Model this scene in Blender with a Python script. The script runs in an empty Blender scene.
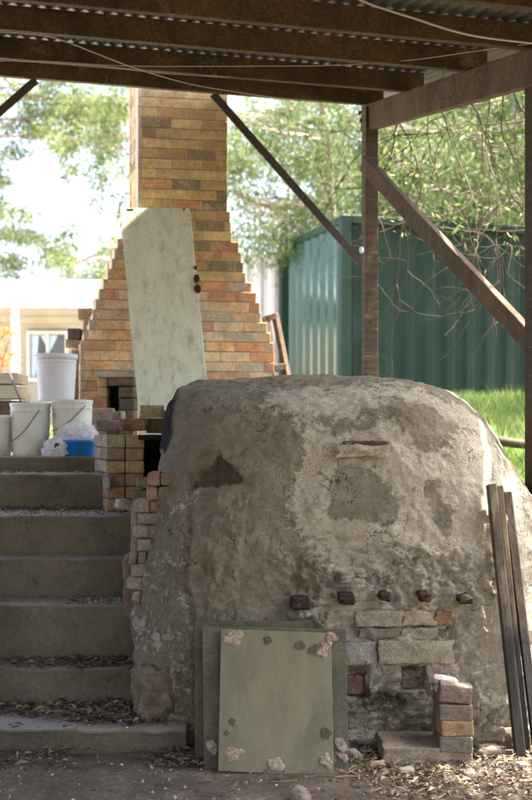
import bpy, math, random
import numpy as np
from mathutils import Vector, Matrix, noise
random.seed(7); rng = np.random.default_rng(7)
S = bpy.context.scene
COL = S.collection
F = 1111.0; HC = 1.56                       # focal length in photo pixels, eye height in metres

# ------------------------------------------------------------ camera
cd = bpy.data.cameras.new('camera'); cam = bpy.data.objects.new('camera', cd); COL.objects.link(cam)
cam.location = (0, 0, HC); cam.rotation_euler = (math.radians(90), 0, 0)
cd.sensor_fit = 'VERTICAL'; cd.sensor_height = 36; cd.lens = 36*F/800; cd.shift_y = 0.0375
cd.clip_start = 0.05; cd.clip_end = 2000
cd.dof.use_dof = True; cd.dof.focus_distance = 5.5; cd.dof.aperture_fstop = 2.5
S.camera = cam
# ------------------------------------------------------------ light
SUN = Vector((0.325, 0.085, 0.942)).normalized()
el = math.asin(SUN.z); az = math.atan2(SUN.x, SUN.y)
W = bpy.data.worlds.new('World'); S.world = W; W.use_nodes = True
nt = W.node_tree; nt.nodes.clear()
sky = nt.nodes.new('ShaderNodeTexSky'); sky.sky_type = 'NISHITA'; sky.sun_disc = False
sky.sun_elevation = el; sky.sun_rotation = az; sky.dust_density = 6.5; sky.air_density = 0.9; sky.ozone_density = 1.0
bg = nt.nodes.new('ShaderNodeBackground'); bg.inputs[1].default_value = 0.15
wo = nt.nodes.new('ShaderNodeOutputWorld')
nt.links.new(sky.outputs[0], bg.inputs[0]); nt.links.new(bg.outputs[0], wo.inputs[0])
sl = bpy.data.lights.new('sun', 'SUN'); sl.energy = 4.6; sl.angle = math.radians(0.53); sl.color = (1, .95, .86)
so = bpy.data.objects.new('sun', sl); COL.objects.link(so); so.rotation_euler = SUN.to_track_quat('Z', 'Y').to_euler()
so.location = (4, -2, 12)
S.view_settings.view_transform = 'Standard'; S.view_settings.look = 'None'
S.view_settings.gamma = 1; S.view_settings.exposure = 2.9; S.view_settings.use_curve_mapping = False

# ------------------------------------------------------------ helpers
def P(x, y, z):
    "a point of the place: photo column x, row y, at z metres from the camera plane"
    return Vector(((x-266)/F*z, z, HC+(430-y)/F*z))
def G(x, y): return noise.noise(Vector((x, y, 0)))

class MB:
    def __init__(s): s.v = []; s.f = []; s.c = []; s.n = 0
    def add(s, verts, faces, col=(.5, .5, .5)):
        verts = [tuple(p) for p in verts]
        o = s.n; s.v += verts; s.n += len(verts)
        s.f += [tuple(i+o for i in f) for f in faces]
        s.c += [col]*len(verts)
        return s
    def box(s, c, size, ax=None, col=(.5, .5, .5), bev=.004, jit=0.0):
        """chamfered box; ax = (ux, uy, uz) unit axes"""
        c = Vector(c); ux, uy, uz = ax if ax else (Vector((1,0,0)), Vector((0,1,0)), Vector((0,0,1)))
        h = [size[0]/2, size[1]/2, size[2]/2]; b = min(bev, min(h)*.8)
        vs = []; idx = {}
        for sx in (-1, 1):
            for sy in (-1, 1):
                for sz in (-1, 1):
                    j = [random.uniform(-jit, jit) for _ in range(3)]
                    for k in range(3):
                        d = [h[0]*sx, h[1]*sy, h[2]*sz]; sg = (sx, sy, sz)
                        for m in range(3):
                            if m != k: d[m] -= sg[m]*b
                        idx[(sx, sy, sz, k)] = len(vs)
                        vs.append(c+ux*(d[0]+j[0])+uy*(d[1]+j[1])+uz*(d[2]+j[2]))
        fs = []
        for k in range(3):
            a, d = [m for m in range(3) if m != k]
            for sg in (-1, 1):
                q = []
                for p, r in ((-1, -1), (1, -1), (1, 1), (-1, 1)):
                    t = [0, 0, 0]; t[k] = sg; t[a] = p; t[d] = r; q.append(idx[(*t, k)])
                fs.append(q)
        for k in range(3):      # edges running along axis k
            a, d = [m for m in range(3) if m != k]
            for p in (-1, 1):
                for r in (-1, 1):
                    t0 = [0,0,0]; t0[a] = p; t0[d] = r; t1 = list(t0); t0[k] = -1; t1[k] = 1
                    fs.append([idx[(*t0, a)], idx[(*t1, a)], idx[(*t1, d)], idx[(*t0, d)]])
        for sx in (-1, 1):
            for sy in (-1, 1):
                for sz in (-1, 1): fs.append([idx[(sx, sy, sz, k)] for k in range(3)])
        return s.add(vs, fs, col)
    def prism(s, quad, d, col=(.5,.5,.5)):
        "four corners pushed along vector d"
        n = len(quad); vs = [Vector(p) for p in quad]+[Vector(p)+Vector(d) for p in quad]
        fs = [tuple(range(n)), tuple(range(2*n-1, n-1, -1))]+[(i, (i+1) % n, n+(i+1) % n, n+i) for i in range(n)]
        return s.add(vs, fs, col)
    def beam(s, a, b, w, h, col=(.5,.5,.5), up=Vector((0,0,1)), bev=.004, jit=0):
        a, b = Vector(a), Vector(b); d = (b-a); L = d.length; d.normalize()
        x = d.cross(up).normalized(); z = x.cross(d).normalized()
        return s.box((a+b)/2, (L, w, h), (d, x, z), col, bev, jit)
    def tube(s, pts, r, n=6, col=(.5,.5,.5), cap=True):
        pts = [Vector(p) for p in pts]; m = len(pts)
        rs = r if hasattr(r, '__len__') else [r]*m
        vs = []; fs = []
        for i, p in enumerate(pts):
            t = (pts[min(i+1, m-1)]-pts[max(i-1, 0)])
            t = t.normalized() if t.length > 1e-6 else Vector((0,0,1))
            a = t.cross(Vector((.13, .31, .94)));
            if a.length < .05: a = t.cross(Vector((1, 0, 0)))
            a.normalize(); b = t.cross(a)
            for k in range(n):
                w = 2*math.pi*k/n; vs.append(p+(a*math.cos(w)+b*math.sin(w))*rs[i])
        for i in range(m-1):
            for k in range(n): fs.append((i*n+k, i*n+(k+1) % n, (i+1)*n+(k+1) % n, (i+1)*n+k))
        if cap: fs += [tuple(range(n-1, -1, -1)), tuple(range((m-1)*n, m*n))]
        return s.add(vs, fs, col)
    def lathe(s, c, prof, n=40, col=(.5,.5,.5), wob=0):
        c = Vector(c); vs = []; fs = []
        for r, z in prof:
            for k in range(n):
                w = 2*math.pi*k/n; vs.append(c+Vector((r*math.cos(w), r*math.sin(w), z)))
        for i in range(len(prof)-1):
            for k in range(n): fs.append((i*n+k, i*n+(k+1) % n, (i+1)*n+(k+1) % n, (i+1)*n+k))
        return s.add(vs, fs, col)
    def build(s, name, m, parent=None, origin=None, smooth=False, attr='col'):
        me = bpy.data.meshes.new(name)
        base = Vector((0, 0, 0))
        if parent is not None:
            p = parent
            while p is not None: base = base+p.location; p = p.parent
        if parent is None:
            if origin is None:
                A = np.array(s.v); lo = A.min(0); hi = A.max(0); origin = ((lo[0]+hi[0])/2, (lo[1]+hi[1])/2, lo[2])
            base = Vector(origin)
        A = np.array(s.v, dtype=np.float64)-np.array(base)
        me.from_pydata(A.tolist(), [], s.f)
        ca = me.color_attributes.new(name=attr, type='FLOAT_COLOR', domain='POINT')
        C4 = np.ones((len(s.c), 4)); C4[:, :3] = np.array([c[:3] for c in s.c]); ca.data.foreach_set('color', C4.ravel())
        me.materials.append(m)
        if smooth: me.polygons.foreach_set('use_smooth', [True]*len(me.polygons))
        me.update()
        o = bpy.data.objects.new(name, me); COL.objects.link(o)
        if parent is not None: o.parent = parent
        else: o.location = base
        return o
def bm_fix(o):
    import bmesh
    b = bmesh.new(); b.from_mesh(o.data); bmesh.ops.recalc_face_normals(b, faces=b.faces); b.to_mesh(o.data); b.free(); return o
def tag(o, label=None, cat=None, group=None, kind=None):
    if label: o['label'] = label
    if cat: o['category'] = cat
    if group: o['group'] = group
    if kind: o['kind'] = kind
    return o
def thing(name, label, cat, loc, group=None):
    o = bpy.data.objects.new(name, None); COL.objects.link(o); o.location = Vector(loc); o.empty_display_size = .1
    return tag(o, label, cat, group)

# ------------------------------------------------------------ materials
def mat(name, a=(.5,.5,.5), b=None, scale=8, rough=.85, bump=.3, bscale=60, use_attr=False, metal=0, stretch=(1,1,1),
        spots=None, spec=.3, trans=0, bdist=.01, ramp=(.35, .68), sscale=14, sramp=(.58, .66), grit=1.0):
    m = bpy.data.materials.new(name); m.use_nodes = True; t = m.node_tree; N = t.nodes; L = t.links
    pb = N['Principled BSDF']; pb.inputs['Roughness'].default_value = rough; pb.inputs['Metallic'].default_value = metal
    pb.inputs['Specular IOR Level'].default_value = spec
    tc = N.new('ShaderNodeTexCoord'); mp = N.new('ShaderNodeMapping'); mp.inputs['Scale'].default_value = stretch
    L.new(tc.outputs['Object'], mp.inputs[0])
    n1 = N.new('ShaderNodeTexNoise'); n1.inputs['Scale'].default_value = scale; n1.inputs['Detail'].default_value = 8; n1.inputs['Roughness'].default_value = .65
    L.new(mp.outputs[0], n1.inputs['Vector'])
    cr = N.new('ShaderNodeValToRGB'); cr.color_ramp.elements[0].position = ramp[0]; cr.color_ramp.elements[1].position = ramp[1]
    b = b or tuple(x*.7 for x in a)
    if use_attr:
        cr.color_ramp.elements[0].color = (*a, 1); cr.color_ramp.elements[1].color = (*b, 1)
        at = N.new('ShaderNodeAttribute'); at.attribute_name = 'col'
        mx = N.new('ShaderNodeMix'); mx.data_type = 'RGBA'; mx.blend_type = 'MULTIPLY'; mx.inputs[0].default_value = 1
        L.new(at.outputs[0], mx.inputs[6]); L.new(cr.outputs[0], mx.inputs[7]); out = mx.outputs[2]
    else:
        cr.color_ramp.elements[0].color = (*a, 1); cr.color_ramp.elements[1].color = (*b, 1); out = cr.outputs[0]
    L.new(n1.outputs[0], cr.inputs[0])
    if spots:
        n2 = N.new('ShaderNodeTexNoise'); n2.inputs['Scale'].default_value = sscale; n2.inputs['Detail'].default_value = 6
        n2.inputs['Roughness'].default_value = .7
        L.new(mp.outputs[0], n2.inputs['Vector'])
        c2 = N.new('ShaderNodeValToRGB'); c2.color_ramp.elements[0].position = sramp[0]; c2.color_ramp.elements[1].position = sramp[1]
        L.new(n2.outputs[0], c2.inputs[0])
        m2 = N.new('ShaderNodeMix'); m2.data_type = 'RGBA'; L.new(c2.outputs[0], m2.inputs[0]); L.new(out, m2.inputs[6])
        m2.inputs[7].default_value = (*spots, 1); out = m2.outputs[2]
    if bump >= .2:
        n4 = N.new('ShaderNodeTexNoise'); n4.inputs['Scale'].default_value = bscale*1.6; n4.inputs['Detail'].default_value = 7; n4.inputs['Roughness'].default_value = .75
        L.new(mp.outputs[0], n4.inputs['Vector']); c4 = N.new('ShaderNodeValToRGB'); c4.color_ramp.elements[0].position = .36; c4.color_ramp.elements[1].position = .64
        g0, g1 = 1-.40*min(1, grit), 1+.30*min(1, grit)
        c4.color_ramp.elements[0].color = (g0, g0, g0, 1); c4.color_ramp.elements[1].color = (g1, g1, g1, 1); L.new(n4.outputs[0], c4.inputs[0])
        m4 = N.new('ShaderNodeMix'); m4.data_type = 'RGBA'; m4.blend_type = 'MULTIPLY'; m4.inputs[0].default_value = 1; L.new(out, m4.inputs[6]); L.new(c4.outputs[0], m4.inputs[7]); out = m4.outputs[2]
    L.new(out, pb.inputs['Base Color'])
    if bump:
        n3 = N.new('ShaderNodeTexNoise'); n3.inputs['Scale'].default_value = bscale; n3.inputs['Detail'].default_value = 9; n3.inputs['Roughness'].default_value = .7
        L.new(mp.outputs[0], n3.inputs['Vector'])
        bp = N.new('ShaderNodeBump'); bp.inputs['Strength'].default_value = bump; bp.inputs['Distance'].default_value = bdist
        L.new(n3.outputs[0], bp.inputs['Height']); L.new(bp.outputs[0], pb.inputs['Normal'])
    if trans:
        tr = N.new('ShaderNodeBsdfTranslucent'); L.new(out, tr.inputs[0]); ms = N.new('ShaderNodeMixShader'); ms.inputs[0].default_value = trans
        L.new(pb.outputs[0], ms.inputs[1]); L.new(tr.outputs[0], ms.inputs[2]); L.new(ms.outputs[0], N['Material Output'].inputs[0])
    return m
M = {}
M['timber']  = mat('dark_timber', (.08,.053,.031), (.04,.027,.017), 3, .8, .5, 30, stretch=(1,1,8), spots=(.17,.12,.07), sscale=4)
M['purlin']  = mat('purlin_timber', (.095,.062,.025), (.030,.019,.009), 2.5, .8, .5, 30, spots=(.13,.085,.045), sscale=3)
M['grey_timber'] = mat('weathered_timber', (.125,.09,.057), (.052,.038,.025), 5, .85, .6, 40, stretch=(1,1,.35), spots=(.05,.035,.025), sscale=7, sramp=(.62,.72))
M['zinc']    = mat('zinc_sheet', (.12,.12,.115), (.06,.057,.053), 4, .55, .1, 30, metal=.6, spots=(.16,.09,.05), sscale=3)
M['brick']   = mat('fired_brick', (1,1,1), (.52,.5,.48), 14, .9, .7, 70, use_attr=True, spots=(.07,.055,.045), sscale=11, sramp=(.64,.74), bdist=.008)
M['chimney'] = mat('chimney_brick', (1,1,1), (.62,.6,.56), 13, .9, .7, 60, use_attr=True, spots=(.46,.40,.29), sscale=6, sramp=(.56,.72), bdist=.007)
M['loose']   = mat('loose_brick', (1,1,1), (.6,.56,.52), 22, .92, .8, 60, use_attr=True, spots=(.30,.27,.22), sscale=18, sramp=(.60,.72), bdist=.008)
M['mortar']  = mat('mortar', (.52,.45,.34), (.36,.31,.23), 18, .95, .6, 50)
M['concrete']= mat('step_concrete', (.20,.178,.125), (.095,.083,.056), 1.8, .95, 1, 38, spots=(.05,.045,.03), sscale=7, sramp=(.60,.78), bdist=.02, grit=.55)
def lit_tops(m, c, k=.8):  # lightens upward faces in colour, standing in for light on the treads
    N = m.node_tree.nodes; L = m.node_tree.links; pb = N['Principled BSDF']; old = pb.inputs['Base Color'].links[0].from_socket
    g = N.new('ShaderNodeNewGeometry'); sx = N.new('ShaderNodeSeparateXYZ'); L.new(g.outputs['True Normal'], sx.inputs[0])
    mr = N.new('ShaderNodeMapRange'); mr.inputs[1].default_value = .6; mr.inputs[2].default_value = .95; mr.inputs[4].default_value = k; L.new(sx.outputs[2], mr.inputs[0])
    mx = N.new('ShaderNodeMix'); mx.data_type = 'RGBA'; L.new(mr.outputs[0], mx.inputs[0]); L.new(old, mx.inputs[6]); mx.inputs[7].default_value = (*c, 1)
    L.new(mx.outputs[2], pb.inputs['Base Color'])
def cracks(m, sc, w, k, c):
    N = m.node_tree.nodes; L = m.node_tree.links; pb = N['Principled BSDF']; old = pb.inputs['Base Color'].links[0].from_socket
    tc = N.new('ShaderNodeTexCoord'); n = N.new('ShaderNodeTexNoise'); n.inputs['Scale'].default_value = 4; n.inputs['Detail'].default_value = 6; L.new(tc.outputs['Object'], n.inputs['Vector'])
    va = N.new('ShaderNodeVectorMath'); va.operation = 'MULTIPLY_ADD'; va.inputs[1].default_value = (.5,.5,.5); L.new(n.outputs[1], va.inputs[0]); L.new(tc.outputs['Object'], va.inputs[2])
    v = N.new('ShaderNodeTexVoronoi'); v.feature = 'DISTANCE_TO_EDGE'; v.inputs['Scale'].default_value = sc; L.new(va.outputs[0], v.inputs['Vector'])
    mr = N.new('ShaderNodeMapRange'); mr.inputs[1].default_value = 0; mr.inputs[2].default_value = w; mr.inputs[3].default_value = k; mr.inputs[4].default_value = 0; L.new(v.outputs['Distance'], mr.inputs[0])
    mx = N.new('ShaderNodeMix'); mx.data_type = 'RGBA'; L.new(mr.outputs[0], mx.inputs[0]); L.new(old, mx.inputs[6]); mx.inputs[7].default_value = (*c, 1); L.new(mx.outputs[2], pb.inputs['Base Color'])
cracks(M['concrete'], 1.6, .009, .35, (.04,.034,.025))
lit_tops(M['concrete'], (.42,.39,.34), .6)
M['tread']   = mat('pale_gravel', (.50,.47,.42), (.38,.35,.30), 16, .95, .5, 60)
M['slab']    = mat('hearth_slab', (.33,.28,.2), (.2,.17,.12), 9, .95, .5, 60)
M['soot']    = mat('shade_black', (.012,.011,.010), (.02,.018,.016), 9, .95, .3, 40)  # near-black that stands in for deep shade in gap and notches
M['iron']    = mat('rusty_iron', (.045,.022,.015), (.018,.012,.01), 20, .8, .8, 60, spots=(.20,.085,.04), sscale=34, sramp=(.56,.68))
M['door']    = mat('old_door_paint', (.64,.69,.54), (.54,.57,.43), 4, .75, .3, 50, spots=(.28,.23,.13), sscale=11, sramp=(.50,.86), stretch=(1.6,1,.7), grit=.35)
M['panel']   = mat('olive_panel', (.20,.182,.108), (.14,.128,.08), 5, .55, .25, 90, spots=(.11,.10,.06), sscale=6, sramp=(.55,.8), stretch=(2,1,.6), grit=.4)
M['panel2']  = mat('green_panel', (.12,.115,.062), (.055,.055,.035), 9, .6, .25, 80, spots=(.30,.2,.13), sscale=6, sramp=(.62,.72))
M['blotch']  = mat('plaster_splash', (.46,.38,.30), (.20,.13,.09), 45, .95, .8, 60)
M['white_pl']= mat('white_plastic', (.76,.78,.70), (.66,.67,.58), 5, .45, .05, 30, spots=(.36,.34,.24), sscale=7, sramp=(.56,.7), trans=.15)
M['lid_pl']  = mat('clean_plastic', (.78,.80,.84), (.7,.72,.76), 5, .4, .03, 30, trans=.15)
M['blue_pl'] = mat('blue_plastic', (.025,.20,.62), (.02,.16,.52), 6, .4, .05, 30, trans=.1)
M['bag']     = mat('plastic_bag', (.92,.93,.94), (.85,.87,.9), 10, .3, .15, 20, trans=.5)
M['green']   = mat('lit_container_paint', (.018,.058,.031), (.012,.042,.023), 2, .16, .06, 20, spots=(.03,.065,.05), sscale=1.5, spec=1.0)  # lighter, glossier copy of the container green for its bright end
M['green_shade']  = mat('shaded_container_paint', (.013,.036,.019), (.010,.028,.0145), 2, .6, .06, 20, spots=(.02,.045,.032), sscale=1.5, spec=.25)  # duller, darker copy of the same green, shade put into the colour
M['whitewall']=mat('white_cladding', (.60,.60,.57), (.5,.5,.47), 3, .6, .05, 20)
M['housewall']=mat('cream_boards', (.46,.42,.33), (.38,.35,.27), 3, .7, .05, 20)
M['glass']   = mat('window_glass', (.10,.12,.13), (.06,.07,.08), 2, .15, 0, spec=.6)
M['curtain'] = mat('pale_curtain', (.5,.62,.75), (.4,.5,.62), 4, .9, .1, 20)
M['bark']    = mat('pale_bark', (.36,.30,.24), (.2,.16,.12), 5, .9, .5, 20)
M['twig']    = mat('dry_twig', (.10,.07,.045), (.055,.04,.028), 9, .9, .3, 40)
M['leaf']    = mat('leaf', (1,1,1), (.8,.85,.7), 3, .55, 0, use_attr=True, trans=.42)
M['grass']   = mat('grass', (1,1,1), (.8,.85,.7), 3, .6, 0, use_attr=True, trans=.45)
M['litter']  = mat('litter', (1,1,1), (.65,.62,.6), 30, .95, 0, use_attr=True)
M['stone']   = mat('loose_stone', (1,1,1), (.6,.58,.55), 25, .95, .5, 60, use_attr=True)
M['soil']    = mat('soil', (.15,.12,.085), (.07,.056,.04), 5, .98, .9, 25, spots=(.26,.22,.17), sscale=16, sramp=(.58,.74), bdist=.02)
M['wire']    = mat('pale_wire', (.30,.28,.25), (.3,.28,.25), 9, .6, 0)
M['steel']   = mat('brace_steel', (.06,.05,.042), (.04,.034,.03), 6, .6, .1, 30)

# kiln clay: colour attribute r = pale lime render, g = soot, b = raw brown earth
def clay():
    m = bpy.data.materials.new('kiln_clay'); m.use_nodes = True; t = m.node_tree; N = t.nodes; L = t.links
    pb = N['Principled BSDF']; pb.inputs['Roughness'].default_value = .95; pb.inputs['Specular IOR Level'].default_value = .15
    tc = N.new('ShaderNodeTexCoord'); at = N.new('ShaderNodeAttribute'); at.attribute_name = 'col'
    sp = N.new('ShaderNodeSeparateColor'); L.new(at.outputs[0], sp.inputs[0])
    def nz(sc, det=8, r=.65, dist=0):
        n = N.new('ShaderNodeTexNoise'); n.inputs['Scale'].default_value = sc; n.inputs['Detail'].default_value = det
        n.inputs['Roughness'].default_value = r; n.inputs['Distortion'].default_value = dist; L.new(tc.outputs['Object'], n.inputs['Vector']); return n.outputs[0]
    def math_(op, a, b):
        n = N.new('ShaderNodeMath'); n.operation = op
        for i, v in enumerate((a, b)):
            if isinstance(v, (int, float)): n.inputs[i].default_value = v
            else: L.new(v, n.inputs[i])
        return n.outputs[0]
    def ramp(v, p0, p1, c0=(0,0,0), c1=(1,1,1)):
        n = N.new('ShaderNodeValToRGB'); n.color_ramp.elements[0].position = p0; n.color_ramp.elements[1].position = p1
        n.color_ramp.elements[0].color = (*c0, 1); n.color_ramp.elements[1].color = (*c1, 1); L.new(v, n.inputs[0]); return n.outputs[0]
    def mix(f, a, b):
        n = N.new('ShaderNodeMix'); n.data_type = 'RGBA'; L.new(f, n.inputs[0])
        for i, v in ((6, a), (7, b)):
            if isinstance(v, tuple): n.inputs[i].default_value = (*v, 1)
            else: L.new(v, n.inputs[i])
        return n.outputs[2]
    big = nz(3.2, 9, .6, .4); fine = nz(34, 12, .82); mid = nz(12, 10, .76, .7); vfine = nz(130, 6, .8)
    mud = mix(ramp(big, .42, .6), ramp(mid, .3, .72, (.21,.18,.125), (.37,.32,.225)), ramp(mid, .3, .72, (.26,.222,.155), (.47,.41,.295)))
    lime = ramp(fine, .3, .7, (.44,.385,.275), (.84,.77,.60))
    # edge of the render broken up by noise
    mk = math_('ADD', sp.outputs[0], math_('MULTIPLY', math_('SUBTRACT', math_('ADD', math_('MULTIPLY', mid, .45), math_('MULTIPLY', fine, .55)), .48), 3.6))
    c = mix(math_('MULTIPLY', ramp(mk, .25, .95), .85), mud, lime); c = mix(math_('MULTIPLY', ramp(mk, .44, .70), .5), c, lime)
    ek = math_('ADD', sp.outputs[2], math_('MULTIPLY', math_('SUBTRACT', mid, .5), 1.0))
    c = mix(ramp(ek, .45, .62), c, ramp(fine, .3, .7, (.085,.062,.04), (.17,.13,.085)))
    sk = math_('ADD', sp.outputs[1], math_('MULTIPLY', math_('SUBTRACT', mid, .5), 1.8))
    c = mix(ramp(sk, .40, .75), c, (.032,.027,.022))
    gr = ramp(vfine, .36, .64, (.74,.74,.74), (1.16,1.16,1.16)); gm = N.new('ShaderNodeMix'); gm.data_type = 'RGBA'; gm.blend_type = 'MULTIPLY'; gm.inputs[0].default_value = 1; L.new(c, gm.inputs[6]); L.new(gr, gm.inputs[7]); c = gm.outputs[2]
    # hairline cracks
    vo = N.new('ShaderNodeTexVoronoi'); vo.feature = 'DISTANCE_TO_EDGE'; vo.inputs['Scale'].default_value = 7
    wv = N.new('ShaderNodeVectorMath'); wv.operation = 'ADD'; nv = N.new('ShaderNodeTexNoise'); nv.inputs['Scale'].default_value = 9; nv.inputs['Detail'].default_value = 5
    L.new(tc.outputs['Object'], nv.inputs['Vector']); sc = N.new('ShaderNodeVectorMath'); sc.operation = 'SCALE'; sc.inputs['Scale'].default_value = .28
    L.new(nv.outputs[1], sc.inputs[0]); L.new(tc.outputs['Object'], wv.inputs[0]); L.new(sc.outputs[0], wv.inputs[1]); L.new(wv.outputs[0], vo.inputs['Vector'])
    crk = ramp(vo.outputs['Distance'], .0, .022, (1,1,1), (0,0,0))
    gate = ramp(big, .52, .62)
    crk = math_('MULTIPLY', crk, gate)
    c = mix(math_('MULTIPLY', crk, .75), c, (.06,.045,.032))
    pit = ramp(nz(70, 3, .5), .66, .72)
    c = mix(math_('MULTIPLY', pit, .5), c, (.09,.07,.05))
    L.new(c, pb.inputs['Base Color'])
    h = math_('ADD', math_('ADD', math_('MULTIPLY', fine, .75), math_('MULTIPLY', vfine, .25)), math_('MULTIPLY', mid, .9))
    h = math_('SUBTRACT', h, math_('MULTIPLY', crk, .7)); h = math_('ADD', h, math_('MULTIPLY', ramp(mk, .44, .60), .22))
    bp = N.new('ShaderNodeBump'); bp.inputs['Strength'].default_value = 1; bp.inputs['Distance'].default_value = .030
    L.new(h, bp.inputs['Height']); L.new(bp.outputs[0], pb.inputs['Normal'])
    return m
M['clay'] = clay()

# ------------------------------------------------------------ terrain and sky-side setting
def gh(x, y):
    L_ = np.interp(y, [-40, 5.6, 5.9, 7.35, 9, 15, 40, 120], [0, 0, 0, 1.24, 1.37, 1.83, 2.6, 6])
    R_ = np.interp(y, [-40, 5.6, 6.2, 9, 11.5, 15, 40, 120], [0, 0, .12, 1.05, 1.45, 1.83, 2.6, 6])
    w = min(1, max(0, (x-.2)/1.0)); h = L_*(1-w)+R_*w
    if x < -.3 and 7.2 < y < 18: h = min(h, 1.37)
    if y < -1.5: h += min(3.5, (-1.5-y)*.9)*min(1, max(0, (9-x)/4))  # unseen bank behind the camera, raised to darken the shelter
    if x < -4.4 and y < 7: h += min(3, (-4.4-x)*1.2)*min(1, (7-y)/1.5)  # unseen bank on the left, added to keep light off the steps
    return h
def ground():
    xs = np.concatenate([np.linspace(-150, -8, 14), np.linspace(-7, 7, 113), np.linspace(8, 150, 14)])
    ys = np.concatenate([np.linspace(-60, 1, 12), np.linspace(1.5, 16, 117), np.linspace(17, 300, 28)])
    mb = MB(); vs = []
    for y in ys:
        for x in xs:
            h = gh(x, min(y, 120))
            if abs(x) < 7 and 1.5 < y < 5.9: h += .012*noise.fractal(Vector((x*2.2, y*2.2, 0)), 1, 2, 4)-.006
            elif y > 8: h += .05*G(x*.8, y*.8)*(x > 1)
            vs.append((x, y, h))
    nx = len(xs); fs = [(j*nx+i, j*nx+i+1, (j+1)*nx+i+1, (j+1)*nx+i) for j in range(len(ys)-1) for i in range(nx-1)]
    mb.add(vs, fs); o = mb.build('ground', M['soil'], origin=(0,0,0), smooth=True); tag(o, kind='structure')
ground()

# ------------------------------------------------------------ concrete steps
steps_z  = [7.30, 6.97, 6.48, 6.33, 6.08, 5.87, 5.39]
steps_t  = [1.383, 1.284, 1.058, .831, .603, .301, .107]
steps_xr = [97, 103, 135, 128, 141, 142, 186]
st = thing('concrete_steps', 'broad weathered concrete steps climbing to the landing with buckets beside the clay kiln', 'steps', (-2, 5.4, 0))
def rough_slab(x0, x1, y0, y1, z0, z1, amp, m, name, parent):
    "block with a lightly uneven top and front"
    mb = MB(); nx = max(8, int((x1-x0)/.03)); nz_ = max(3, int((z1-z0)/.03)); ny = max(3, int((y1-y0)/.04))
    prof = [(y0, z0+(z1-z0)*i/nz_) for i in range(nz_)]+[(y0, z1-.008), (y0+.008, z1)]+[(y0+(y1-y0)*i/ny, z1) for i in range(1, ny+1)]+[(y1, z0)]
    vs = []
    for i in range(nx+1):
        x = x0+(x1-x0)*i/nx
        for (y, z) in prof:
            n = noise.fractal(Vector((x*5, y*5+z0*7, z*5)), 1, 2, 5)*amp
            e = .006*noise.noise(Vector((x*3+z1*9, 0, 0))) + -.020*max(0, noise.noise(Vector((x*7, z1*13, 3)))-.15)-.02*max(0, noise.noise(Vector((x*23, z1*13, 5)))-.3)
            vs.append((x+n*.3, y-n-(e if y <= y0+.01 and z > z1-.02 else 0)*-.6, z+n*.6+(e if y <= y0+.02 and z > z1-.03 else 0)))
    k = len(prof); fs = [(i*k+j, (i+1)*k+j, (i+1)*k+j+1, i*k+j+1) for i in range(nx) for j in range(k-1)]
    fs += [tuple(range(k)), tuple(range(nx*k+k-1, nx*k-1, -1))]
    mb.add(vs, fs); o = mb.build(name, m, parent, smooth=False); return bm_fix(o)
for i, (z, t, xr) in enumerate(zip(steps_z, steps_t, steps_xr)):
    X1 = (xr-266)/F*z
    zb = steps_t[i+1] if i+1 < len(steps_t) else 0.0
    yb = (steps_z[i-1]+.10) if i else 8.2
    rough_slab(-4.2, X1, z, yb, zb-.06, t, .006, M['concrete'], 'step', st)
terr = MB(); terr.box((-5.2, 12.4, 1.30), (11.2, 10.0, .17), bev=.01)  # out of view; widened and paled to bounce light onto the chimney flank
tag(terr.build('terrace', M['tread']), kind='structure')

# ------------------------------------------------------------ kiln
KX, KY = .42, 6.45
prof = [  # Z, left, right, front, back
 (-.05, -.70, 1.68, 5.43, 7.5), (.25, -.72, 1.68, 5.43, 7.5), (.56, -.715, 1.67, 5.45, 7.5), (.87, -.68, 1.63, 5.47, 7.5),
 (1.13, -.63, 1.56, 5.50, 7.5), (1.28, -.60, 1.43, 5.53, 7.5), (1.45, -.585, 1.335, 5.57, 7.45), (1.60, -.575, 1.235, 5.64, 7.4),
 (1.70, -.55, 1.16, 5.72, 7.3), (1.78, -.49, 1.07, 5.84, 7.2), (1.83, -.38, .90, 6.0, 7.05), (1.856, -.16, .70, 6.2, 6.85), (1.862, .42, .42, 6.45, 6.45)]
PA = np.array(prof)
arc = np.concatenate([[0], np.cumsum(np.hypot(np.diff(PA[:,0]), np.diff(PA[:,3])))]); arc /= arc[-1]
def q(x, y, z=5.5): return ((x-266)/F*z, HC+(430-y)/F*z)
def blob(X, Z, x, y, rx, ry, rot=0):
    cx, cz = q(x, y); dx = (X-cx)*F/5.5; dz = -(Z-cz)*F/5.5
    c, s = math.cos(rot), math.sin(rot); a = (dx*c+dz*s)/rx; b = (-dx*s+dz*c)/ry
    return max(0, 1-math.sqrt(a*a+b*b)*.62)
LIME = [(325,398,50,14,0,.9),(285,392,60,10,0,.5),(318,470,14,40,.15,1),(300,500,14,30,.5,.8),(332,540,40,26,.3,.9),(380,545,60,20,.1,1.05),(408,482,22,46,-.35,1.0),
        (430,545,36,30,0,.7),(475,470,30,40,-.4,.75),(470,530,30,50,-.1,.6),(505,560,26,70,-.1,.8),(360,445,34,12,0,.8),(300,425,16,20,0,.55),(440,405,40,10,.3,.6),
        (370,600,90,12,0,.5),(400,640,70,50,0,.75),(340,660,24,20,0,.9),(455,660,30,50,0,.5),(490,650,22,60,0,.5),(262,410,26,12,0,.25),(395,430,14,20,0,.5),(520,640,20,60,0,.4)]
MUD = [(362,505,30,24,0,.9),(425,425,34,18,.2,.8),(438,520,14,44,-.25,.8),(250,550,45,60,0,.6),(240,445,50,40,0,.6),(300,560,20,30,0,.3),(330,430,18,22,.5,.5)]
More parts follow.
